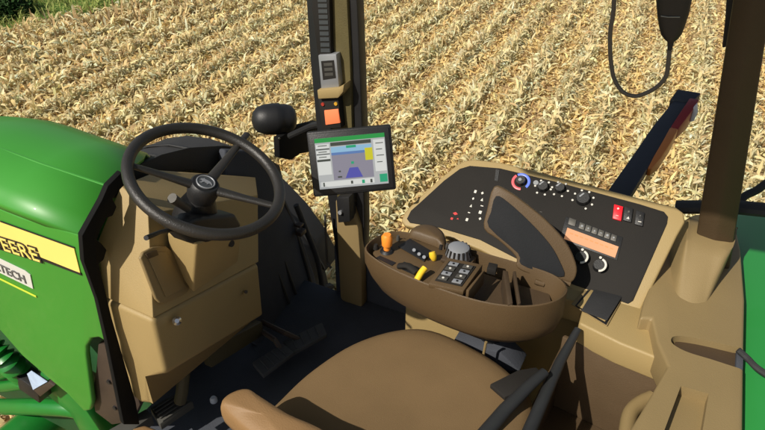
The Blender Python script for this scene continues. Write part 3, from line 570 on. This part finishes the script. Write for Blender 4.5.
mesh_obj('lever_slot', *prism([z(398, 268, .6735), z(404, 262, .6735), z(424, 270, .6735), z(420, 278, .6735)], (0, 0, .002)), M['black'], ac, bevel=.0008)
mesh_obj('lever_paddle', *tube(spline([z(399, 266, .677), z(408, 266, .69), z(417, 273, .69)]), .011, 12, sq=.7), M['panel'], ac, smooth=60)
ylv = [z(417, 280, .68), z(421, 273, .692), z(425, 268, .70)]; mesh_obj('yellow_lever', *tube(spline(ylv), .009, 12), M['knoby'], ac, smooth=60)
mesh_obj('yellow_knob', *tube([z(434, 259, .676), z(433, 256, .69), z(432, 252, .70)], [.008, .011, .009], 12), M['knoby'], ac, smooth=60)
for x, y, w_ in ((376, 249, 3), (398, 240, 2.2), (441, 249, 2.4), (447, 248, 2)):
    c_ = z(x, y, .672); mesh_obj('deck_toggle', *tube([c_, c_+V((0, 0, .008)), c_+V((0, 0, .016))], [.0028*w_, .0025*w_, .0018*w_], 12), M['steel'] if w_ < 2.3 else M['panel'], ac)
mesh_obj('deck_groove', *prism([z(376, 258, .6725), z(380, 256, .6725), z(396, 263, .6725), z(392, 266, .6725)], (0, 0, .0015)), M['black'], ac, smooth=0)
mesh_obj('deck_step', *prism([z(440, 262, .674), z(449, 256, .674), z(470, 259, .674), z(462, 268, .674)], (0, 0, .012)), M['dbrown'], ac, bevel=.003)
# ribbed thumb wheel
kc = z(458, 257, .675); kn = mesh_obj('thumb_wheel', *tube([kc, kc+V((.0, 0, .012)), kc+V((0, 0, .034)), kc+V((0, 0, .04))], [.036, .036, .030, .02], 28), M['silver'], ac, smooth=40)
g = G()
for i in range(16):
    a = 2*math.pi*i/16; e = V((math.cos(a), math.sin(a), 0)); g.add(*tube([kc+e*.035+V((0, 0, .008)), kc+e*.030+V((0, 0, .034))], .0035, 6))
g.obj('wheel_ribs', M['panel'], kn)
# button box
bb = [z(428, 288, .676), z(447, 266, .676), z(482, 273, .676), z(463, 296, .676)]; bt = [p+V((0, 0, .03)) for p in bb]; bt[0].z -= .014; bt[3].z -= .014
bx = mesh_obj('button_box', *loft([bb, bt]), M['brown'], ac, bevel=.003)
bn = (bt[1]-bt[0]).cross(bt[3]-bt[0]).normalized(); bn = -bn if bn.z < 0 else bn
def bq(a, b, o): return bt[0].lerp(bt[3], a).lerp(bt[1].lerp(bt[2], a), b)+bn*o
mesh_obj('button_plate', *prism([bq(.12, .12, .001), bq(.88, .12, .001), bq(.88, .86, .001), bq(.12, .86, .001)], bn*.002), M['panel'], bx, bevel=.0005)
for i in range(2):
    for j in range(4):
        a = .3+.4*i; b = .22+.18*j
        mesh_obj('button', *prism([bq(a-.13, b-.06, .0032), bq(a+.13, b-.06, .0032), bq(a+.13, b+.06, .0032), bq(a-.13, b+.06, .0032)], bn*.004), M['silver'] if (i+j) % 2 else M['steel'], bx, bevel=.001)
        mesh_obj('button_symbol', *cyl(bq(a, b, .0075), bn, .0035, .0006, k=8), M['black'] if (i+j) % 2 else M['ink'], bx)
# storage bin walls
mesh_obj('bin_divider', *prism([z(503, 270, .69), z(508, 271, .69), z(513, 303, .69), z(508, 304, .69)], (0, 0, -.08)), M['dbrown'], ac, bevel=.002)
mesh_obj('bin_divider', *prism([z(513, 271, .685), z(516, 271, .685), z(521, 303, .685), z(518, 304, .685)], (0, 0, -.08)), M['dbrown'], ac, bevel=.002)
mesh_obj('bin_front_wall', *prism([z(482, 271, .70), z(485, 270, .70), z(469, 291, .70), z(466, 290, .70)], (0, 0, -.05)), M['brown'], ac, bevel=.002)
mesh_obj('bin_switch', *prism([z(489, 262, .69), z(498, 264, .69), z(496, 270, .69), z(487, 268, .69)], (0, 0, -.02)), M['panel'], ac, bevel=.002)
mesh_obj('bin_floor', *prism([(-.52, -.39, .62), (-.52, -.24, .62), (-.60, -.225, .62), (-.72, -.27, .62), (-.76, -.34, .62), (-.74, -.385, .62)], (0, 0, .004)), M['dbrown'], ac, smooth=0)
# lid
LN = V((-.22, .90, .38)).normalized(); LP = V((-.65, -.40, .68))
lo = spline([pl(x, y, LP, LN) for x, y in ((494, 187), (508, 191), (529, 206), (547, 221), (565, 241), (574, 258), (577, 272), (571, 283), (556, 282), (535, 276), (517, 268), (516, 257), (498, 240), (484, 229), (487, 210))], 3, True)
lid = mesh_obj('storage_lid', *prism(lo, -LN*.022), M['brown'], ac, bevel=.006, seg=3)
li = spline([pl(x, y, LP, LN, .0005) for x, y in ((496, 196), (508, 202), (530, 222), (549, 243), (559, 260), (564, 276), (545, 273), (521, 264), (518, 253), (489, 227), (491, 212))], 3, True)
mesh_obj('lid_liner', *prism(li, LN*.004), mat('slate_liner', (.008, .009, .011), .85, bump=.3, bs=200, var=.2), lid, bevel=.001)
for x in (540, 566): mesh_obj('lid_hinge', *tube([pl(x-5, 281, LP, LN, .004), pl(x+4, 284, LP, LN, .004)], .008, 10), M['brown'], ac)
# support arms under the pod
mesh_obj('support_bracket', *prism([at(x, y, Y=-.30) for x, y in ((452, 342), (500, 352), (520, 372), (490, 372), (460, 362))], (0, -.08, 0)), M['floor'], ac, bevel=.006)
mesh_obj('support_arm', *tube([(-.55, -.33, .53), (-.62, -.36, .4), (-.70, -.38, .25), (-.70, -.38, .02)], .03, 10), M['black'], ac)
mesh_obj('cable', *tube(spline([at(486, 342, Y=-.24), at(482, 362, Y=-.235), at(478, 380, Y=-.2)]), .004, 8), M['tan2'], ac)
# ================================================================== SEAT
se = thing('operator_seat', (-.5, .03, 0), 'brown fabric tractor seat cushion with a tan left armrest in the foreground', 'seat')
so = [(-.195, .25), (-.198, .15), (-.215, .04), (-.265, -.1), (-.35, -.21), (-.45, -.262), (-.6, -.245), (-.72, -.2), (-.80, -.12), (-.82, .03), (-.8, .2), (-.72, .3), (-.4, .335), (-.25, .32)]
SO = spline([V((x, y, 0)) for x, y in so], 5, True); sc0 = V((-.5, .03, 0))
def sr(s, zz): return [sc0+(p-sc0)*s+V((0, 0, zz)) for p in SO]
rings = [sr(.9, .30), sr(.97, .32), sr(1.0, .36), sr(1.005, .41), sr(.995, .445), sr(.97, .47), sr(.94, .482), sr(.88, .490), sr(.78, .495), sr(.6, .494), sr(.3, .488), sr(.02, .486)]
mesh_obj('cushion', *loft(rings, True), M['seat'], se, smooth=70)
mesh_obj('seat_base', *loft([[V((x, y, z_)) for x, y in ((-.3, -.15), (-.7, -.15), (-.72, .22), (-.3, .22))] for z_ in (0.0, .30)]), M['black'], se, bevel=.02)
# left armrest
ap = [at(220, 404, Z=.62), at(229, 394, Z=.62), at(246, 389, Z=.62), at(260, 397, Z=.62), at(290, 416, Z=.62), at(335, 440, Z=.62), at(318, 480, Z=.62), at(270, 450, Z=.61), at(228, 416, Z=.61)]
AO = spline(ap, 4, True); ac_ = sum(AO, V((0, 0, 0)))/len(AO)
def ar(s, dz): return [ac_+(p-ac_)*s+V((0, 0, dz)) for p in AO]
am_ = mesh_obj('armrest', *loft([ar(.86, -.05), ar(.97, -.045), ar(1, -.03), ar(1, -.01), ar(.96, .004), ar(.86, .010), ar(.5, .014), ar(.1, .015)], True), M['arm'], se, smooth=70)
mesh_obj('armrest_underframe', *tube([at(238, 432, Z=.56), at(262, 424, Z=.56), at(285, 428, Z=.56)], .012, 10), M['black'], se)
mesh_obj('armrest_bracket', *prism([at(x, y, Z=.53) for x, y in ((238, 428), (258, 420), (285, 424), (320, 470), (240, 470))], (0, 0, -.03)), M['black'], se, bevel=.004)
# seat belt bars right of the cushion
hb = thing('hitch_control_bars', at(545, 400, Z=.4), 'two dark grey bars rising between the seat and the brown storage well', 'bars')
mesh_obj('bar', *tube([at(578, 329, Z=.57), at(560, 362, Z=.53), at(532, 425, Z=.50), at(515, 465, Z=.48)], [.010, .014, .017, .018], 14, sq=.8), mat('slate_bar', (.016, .017, .018), .5, var=.15), hb)
mesh_obj('bar', *tube([at(545, 372, Z=.55), at(530, 385, Z=.54), at(505, 410, Z=.52), at(480, 440, Z=.5)], [.013, .015, .018, .02], 14, sq=.8), bpy.data.materials['slate_bar'], hb)
mesh_obj('bar_plate', *prism([at(x, y, Z=.53) for x, y in ((490, 384), (518, 370), (536, 367), (544, 374), (520, 392), (505, 397))], (0, 0, -.015)), M['panel'], hb, bevel=.003)
# ================================================================== MARKER ARM outside the window
ma = thing('marker_light_arm', at(625, 190, Y=-1.0), 'dark folding marker arm with orange and red reflector reaching outside the right window', 'marker arm')
def rect_tube(pts, uu, w, h): return loft([[p-uu*wi/2-V((0, 0, hh))/2, p+uu*wi/2-V((0, 0, hh))/2, p+uu*wi/2+V((0, 0, hh))/2, p-uu*wi/2+V((0, 0, hh))/2] for p, wi, hh in zip(pts, w, h)])
mpts = [at(616, 200, Y=-.95), at(643, 160, Y=-1.18), at(660, 133, Y=-1.33), at(682, 103, Y=-1.5)]
uu = V((-1, 0, 0))
mesh_obj('arm_beam', *rect_tube(mpts, uu, [.075, .068, .06, .055], [.03, .04, .045, .03]), mat('slate_arm', (.022, .026, .036), .45, bump=.3, var=.2), ma, bevel=.005)
mesh_obj('arm_tip', *rect_tube([at(679, 107, Y=-1.485), at(688, 96, Y=-1.54)], uu, [.075, .085], [.05, .045]), bpy.data.materials['slate_arm'], ma, bevel=.006)
def along(a, b, t): return mpts[a].lerp(mpts[b], t)
mesh_obj('orange_reflector', *rect_tube([along(0, 1, .75)+uu*.040, along(1, 2, .0)+uu*.044, along(1, 2, .6)+uu*.044, along(2, 3, .05)+uu*.040], uu, [.012, .024, .028, .028], [.03, .05, .05, .045]), M['reflector'], ma, bevel=.003)
mesh_obj('red_reflector', *rect_tube([along(2, 3, .06)+uu*.040, along(2, 3, .5)+uu*.044, along(2, 3, .97)+uu*.040], uu, [.028, .034, .034], [.045, .07, .06]), M['redrefl'], ma, bevel=.004)
mesh_obj('marker_lens', *prism([at(x, y, Y=-1.44) for x, y in ((693, 108), (697, 104), (698, 112), (694, 121), (690, 122))], (0, -.02, 0)), M['lens'], ma, bevel=.002)
mesh_obj('wire_clip', *prism([at(x, y, Y=-1.40) for x, y in ((666, 124), (686, 122), (688, 125), (668, 127))], (0, -.03, 0)), M['silver'], ma, bevel=.001) if 0 else None
# ================================================================== MICROPHONE and cord
mk = thing('radio_microphone', at(672, 42, Y=-.55), 'black handheld radio microphone hanging from its coiled cord before the window', 'microphone')
def mpx(x, y, dy=0): return at(x, y, Y=-.55+dy)
prf = [(-20, 658, 693), (0, 656, 692), (14, 657, 689), (26, 659, 685), (34, 661, 682), (39, 665, 678), (41, 668, 674)]
rings = []
for y, xl, xr in prf:
    a = mpx(xl, y); b = mpx(xr, y); c = (a+b)/2; hw = (b-a)/2; dp = V((0, 1, .1)).normalized()*.018
    rings.append([c+hw*math.copysign(abs(math.cos(t))**.6, math.cos(t))+dp*math.copysign(abs(math.sin(t))**.7, math.sin(t)) for t in [2*math.pi*k/20 for k in range(20)]])
mesh_obj('microphone_body', *loft(rings), M['black'], mk, smooth=50)
mt = mpx(674, -20); mesh_obj('hanging_clip', *prism([V((mt.x-.012, -.565, mt.z-.01)), V((mt.x+.012, -.565, mt.z-.01)), V((mt.x+.012, -.565, 2.13)), V((mt.x-.012, -.565, 2.13))], (0, -.006, 0)), M['black'], mk)
mesh_obj('speaker_slot', *tube([mpx(661, 16, .019), mpx(668, 17, .021), mpx(680, 17, .019)], .0012, 6), M['silver'], mk)
mesh_obj('strain_relief', *tube([mpx(671, 40), mpx(670, 47), mpx(669.5, 52)], [.008, .006, .004], 10), M['rubber'], mk)
mesh_obj('cord', *tube(spline([mpx(669.5, 50), mpx(668, 65), mpx(666, 76), mpx(658, 86), mpx(646, 93), mpx(634, 96), mpx(622, 91), mpx(614, 78), mpx(611, 62), mpx(610, 45), mpx(610.5, 30), mpx(613, 14), mpx(614, 0), mpx(613, -30), V((mpx(613, -30).x, -.55, 1.75)), V((mpx(613, -30).x+.05, -.55, 2.13))], 8), .0052, 8), mat('grey_cord', (.10, .09, .08), .6, var=.2), mk)
# ================================================================== FIELD
def ground(name, pts, zz, m): return mesh_obj(name, [(x, y, zz) for x, y in pts], [list(range(len(pts)))], m, smooth=0)
soil = mat('straw_soil', (.40, .28, .15), .95, var=.5, vs=5, spec=.1)
gr = ground('ground', [(-200, -200), (200, -200), (200, 200), (-200, 200)], GZ, soil); gr['kind'] = 'structure'; gr['label'] = 'dry soil of the stubble field'
E0 = at(0, 33, Z=GZ); E1 = at(165, 0, Z=GZ); ed = (E1-E0).normalized(); en = V((0, 0, 1)).cross(ed).normalized()
if en.x < 0: en = -en
mg_ = mat('meadow_green', (.10, .17, .035), .9, var=.45, vs=2.5, spec=.1)
q = [E0-ed*40, E0+ed*80, E0+ed*80+en*120, E0-ed*40+en*120]
mb = ground('grass_verge', [(p.x, p.y) for p in q], GZ+.02, mg_); mb['kind'] = 'structure'; mb['label'] = 'green grass verge beyond the stubble field'
def stuff(name, V_, Fc, colr, m, label):
    me = bpy.data.meshes.new(name); nv = len(V_); nf = len(Fc)
    me.vertices.add(nv); me.vertices.foreach_set('co', V_.astype(np.float32).ravel())
    me.loops.add(nf*4); me.loops.foreach_set('vertex_index', Fc.astype(np.int32).ravel())
    me.polygons.add(nf); me.polygons.foreach_set('loop_start', np.arange(0, nf*4, 4, dtype=np.int32)); me.polygons.foreach_set('loop_total', np.full(nf, 4, dtype=np.int32))
    me.update(calc_edges=True); me.validate()
    at_ = me.attributes.new('tint', 'FLOAT_COLOR', 'FACE'); c4 = np.ones((nf, 4), dtype=np.float32); c4[:, :3] = colr; at_.data.foreach_set('color', c4.ravel())
    me.materials.append(m); o = bpy.data.objects.new(name, me); COL.objects.link(o); o['kind'] = 'stuff'; o['label'] = label; return o
def leafmat(name, trans=.25):
    m = bpy.data.materials.new(name); m.use_nodes = True; nt = m.node_tree; b = nt.nodes['Principled BSDF']; a = nt.nodes.new('ShaderNodeAttribute'); a.attribute_name = 'tint'
    nt.links.new(a.outputs['Color'], b.inputs['Base Color']); b.inputs['Roughness'].default_value = .7; b.inputs['Specular IOR Level'].default_value = .25
    tr_ = nt.nodes.new('ShaderNodeBsdfTranslucent'); nt.links.new(a.outputs['Color'], tr_.inputs['Color']); mx = nt.nodes.new('ShaderNodeMixShader'); mx.inputs[0].default_value = trans
    nt.links.new(b.outputs[0], mx.inputs[1]); nt.links.new(tr_.outputs[0], mx.inputs[2]); nt.links.new(mx.outputs[0], nt.nodes['Material Output'].inputs['Surface']); return m
def ribbons(P, yaw, L, W, tilt, curl, col, nseg=3, roll=None):
    """bent leaf ribbons: P (n,3) roots, yaw, length, width, tilt from the ground, curl"""
    n = len(P); roll = np.zeros(n) if roll is None else roll
    dirh = np.stack([np.cos(yaw), np.sin(yaw), np.zeros(n)], 1); up = np.array([0, 0, 1.0])
    sidev = np.stack([-np.sin(yaw), np.cos(yaw), np.zeros(n)], 1)
    sidev = sidev*np.cos(roll)[:, None]+up*np.sin(roll)[:, None]
    pts = [P]; t = tilt.copy(); cur = P
    for k in range(nseg):
        cur = cur+(dirh*np.cos(t)[:, None]+up*np.sin(t)[:, None])*(L/nseg)[:, None]; t = t+curl; pts.append(cur)
    wf = [.6, 1, .85, .15] if nseg == 3 else [.8, 1, .2]
    Vv = np.zeros((n, (nseg+1)*2, 3))
    for k in range(nseg+1):
        w = (W*wf[k]/2)[:, None]; Vv[:, 2*k] = pts[k]-sidev*w; Vv[:, 2*k+1] = pts[k]+sidev*w
    base = (np.arange(n)*(nseg+1)*2)[:, None]
    Fq = np.concatenate([(base+np.array([2*k, 2*k+1, 2*k+3, 2*k+2]))[:, None, :] for k in range(nseg)], 1).reshape(-1, 4)
    return Vv.reshape(-1, 3), Fq, np.repeat(col, nseg, 0)
RA = R(31)-YAW                     # crop rows lean a few degrees from the tractor's right
rdir = np.array([math.sin(RA), -math.cos(RA)]); rnor = np.array([math.cos(RA), math.sin(RA)]); SP = .50
pal = np.array([(.78, .64, .34), (.70, .56, .28), (.66, .57, .33), (.84, .74, .48), (.60, .43, .22), (.46, .31, .15), (.60, .55, .33), (.74, .56, .28)])
pw = np.array([.24, .20, .16, .13, .07, .04, .10, .06])
def colours(n, br=.12):
    i = rng.choice(len(pal), n, p=pw); c = pal[i]*1.07*(1+rng.normal(0, br, n))[:, None]; return np.clip(c, .03, .85)
ednp = np.array([ed.x, ed.y]); ennp = np.array([en.x, en.y]); e0np = np.array([E0.x, E0.y])
def infield(P): return ((P[:, :2]-e0np) @ ennp) < 0
def clear(P):  # keep the litter from poking up through the machine
    return ~((P[:, 0] > -2.9) & (P[:, 0] < 2.7) & (P[:, 1] > -1.6) & (P[:, 1] < 1.4)) | (P[:, 1] > 99)
def cat(L):
    off = 0; Vs, Fs, Cs = [], [], []
    for v_, f_, c_ in L: Vs.append(v_); Fs.append(f_+off); Cs.append(c_); off += len(v_)
    return np.concatenate(Vs), np.concatenate(Fs), np.concatenate(Cs)
def rowtint(c, ph):   # weathered grey-green husks lie on the rows, fresher tan chaff between them
    t = np.clip(ph*1.5-.35, 0, 1)[:, None]; return np.clip(c*(np.array([.90, 1.0, 1.08])*(1-t)+np.array([1.0, .91, .74])*t), .03, .85)
def litter(n, x0, x1, y0, y1, lmin, lmax, wmin, wmax, hgt=.05):
    P = np.stack([rng.uniform(x0, x1, n), rng.uniform(y0, y1, n), np.zeros(n)], 1)
    s = P[:, :2] @ rnor/SP; ph = np.abs(s-np.round(s))*2            # 0 on a row, 1 midway
    keep = (rng.random(n) < (1-.55*ph)) & infield(P)
    P = P[keep]; ph = ph[keep]; n = len(P)
    P[:, 2] = GZ+.005+rng.random(n)**1.5*hgt*(1.7-ph)
    return ribbons(P, rng.uniform(0, 2*np.pi, n), rng.uniform(lmin, lmax, n), rng.uniform(wmin, wmax, n), rng.normal(.45, .4, n), rng.normal(-.45, .35, n), rowtint(colours(n), ph), 3, rng.normal(0, .5, n))
def stubs(x0, x1, y0, y1, step, lean=.28, nl=4):
    a = np.array([[x0, y0], [x1, y0], [x1, y1], [x0, y1]]); u = a @ rnor; w = a @ rdir
    ks = np.arange(math.floor(u.min()/SP), math.ceil(u.max()/SP)+1); ws = np.arange(w.min(), w.max(), step)
    K, W_ = np.meshgrid(ks, ws); K = K.ravel()*SP+rng.normal(0, .03, K.size); W_ = W_.ravel()+rng.normal(0, step*.3, W_.size)
    P = np.zeros((len(K), 3)); P[:, :2] = K[:, None]*rnor+W_[:, None]*rdir; P[:, 2] = GZ
    P = P[(P[:, 0] > x0) & (P[:, 0] < x1) & (P[:, 1] > y0) & (P[:, 1] < y1) & infield(P)]; n = len(P); out = []
    h = rng.uniform(.10, .23, n); yaw = rng.uniform(0, 2*np.pi, n); tl = np.pi/2-np.abs(rng.normal(0, lean, n)); c = np.clip(np.array([.72, .62, .37])*(1+rng.normal(0, .14, n))[:, None], .05, .8)
    for k in range(2): out.append(ribbons(P, yaw+k*np.pi/2*0, h, np.full(n, .026), tl, np.zeros(n), c, 2, np.full(n, k*0.0)) if k == 0 else ribbons(P, yaw+np.pi/2, h, np.full(n, .026), tl, np.zeros(n), c, 2))
    for k in range(nl):
        Q = P.copy(); Q[:, 2] += h*rng.uniform(.2, .95, n); out.append(ribbons(Q, rng.uniform(0, 2*np.pi, n), rng.uniform(.07, .2, n), rng.uniform(.016, .04, n), rng.normal(.5, .5, n), rng.normal(-.6, .3, n), colours(n), 3, rng.normal(0, .4, n)))
    return cat(out)
lm = leafmat('dry_leaf', .3)
near = cat([litter(200000, -5, 6, -9, 1.2, .04, .14, .011, .036, .05), litter(140000, -8, 12, -17, -9, .05, .15, .012, .04, .05), litter(42000, 6, 12, -9, 3, .07, .2, .02, .05, .07), stubs(-5, 12, -17, 2, .07, .22, 5)])
stuff('corn_stubble', *near, lm, 'pale dry corn stubble and chopped leaves lying in rows over the field')
far = cat([litter(60000, -30, 14, -50, -17, .15, .4, .05, .1, .12), litter(22000, -20, 12, 1.2, 14, .12, .3, .04, .08, .08), litter(16000, -20, -5, -17, 1.2, .12, .3, .04, .08, .08), stubs(-24, 14, -45, -17, .4, .3, 2)])
stuff('distant_corn_stubble', *far, lm, 'pale stubble continuing far over the field beyond the near rows')
# taller brown stalks along the headland
n = 2600; s_ = rng.uniform(-8, 60, n); o_ = -rng.random(n)**.8*1.1
P = np.zeros((n, 3)); P[:, :2] = e0np+s_[:, None]*ednp+o_[:, None]*ennp; P[:, 2] = GZ
hd = ribbons(P, rng.uniform(0, 6.28, n), rng.uniform(.14, .34, n), rng.uniform(.02, .04, n), rng.normal(1.35, .2, n), rng.normal(-.05, .15, n), np.clip(np.array([.50, .36, .18])*(1+rng.normal(0, .2, n))[:, None], .05, .7), 3)
stuff('headland_stalks', *hd, lm, 'browner upright stalks along the edge of the field beside the green grass')
n = 90000; s_ = rng.uniform(-12, 40, n); o_ = rng.random(n)**1.3*16
P = np.zeros((n, 3)); P[:, :2] = e0np+s_[:, None]*ednp+o_[:, None]*ennp; P[:, 2] = GZ+.02
pt = .5+.5*np.sin(P[:, 0]*1.7+np.sin(P[:, 1]*1.3)*2); cg = np.array([.20, .27, .05])*(1-pt)[:, None]+np.array([.34, .38, .11])*pt[:, None]; cg = np.clip(cg*(1+rng.normal(0, .2, n))[:, None], .02, .6)
stuff('grass', *ribbons(P, rng.uniform(0, 6.28, n), rng.uniform(.10, .28, n), rng.uniform(.012, .03, n), rng.normal(1.1, .3, n), rng.normal(-.4, .2, n), cg, 3), leafmat('grass_blade', .3), 'bright green grass growing beyond the edge of the field')
# small dark shrub at the far left of the verge
bc = at(2, 10, Z=GZ+.1); n = 2600
d3 = rng.normal(0, 1, (n, 3)); d3 /= np.linalg.norm(d3, axis=1)[:, None]; P = np.array(bc)+d3*np.array([.5, .5, .34])*(rng.random(n)**.5)[:, None]; P[:, 2] = np.maximum(P[:, 2], GZ+.05)
v_, f_, c_ = ribbons(P, rng.uniform(0, 6.28, n), rng.uniform(.05, .12, n), rng.uniform(.03, .05, n), rng.normal(.4, .5, n), rng.normal(-.3, .3, n), np.clip(np.array([.035, .085, .02])*(1+rng.normal(0, .25, n))[:, None], .01, .3), 3)
sb = stuff('shrub', v_, f_, c_, bpy.data.materials['grass_blade'], 'x'); del sb['kind']; tag(sb, 'small dark green bush on the grass at the far left corner', 'shrub')
# ================================================================== LIGHT
SUN_D = V((.36, .90, .90)).normalized()     # towards the sun: ahead and to the left of the tractor, high
el = math.asin(SUN_D.z)
sl = bpy.data.lights.new('sun', 'SUN'); sl.energy = 5.0; sl.angle = R(.5); sl.color = (1, .93, .82)
slo = bpy.data.objects.new('sun', sl); COL.objects.link(slo); slo.rotation_euler = SUN_D.to_track_quat('Z', 'Y').to_euler()
w = bpy.data.worlds.new('World'); S.world = w; w.use_nodes = True; nt = w.node_tree
sky = nt.nodes.new('ShaderNodeTexSky'); sky.sky_type = 'NISHITA'; sky.sun_disc = False; sky.sun_elevation = el; sky.sun_rotation = math.atan2(SUN_D.x, SUN_D.y); sky.dust_density = 1.5
hs = nt.nodes.new('ShaderNodeHueSaturation'); hs.inputs['Saturation'].default_value = .6; nt.links.new(sky.outputs[0], hs.inputs['Color'])
nt.links.new(hs.outputs[0], nt.nodes['Background'].inputs[0]); nt.nodes['Background'].inputs[1].default_value = .078
S.view_settings.view_transform = 'Standard'; S.view_settings.look = 'None'; S.view_settings.exposure = 0; S.view_settings.gamma = 1; S.view_settings.use_curve_mapping = False
S.render.engine = 'CYCLES'; S.render.resolution_x = 1024; S.render.resolution_y = 576
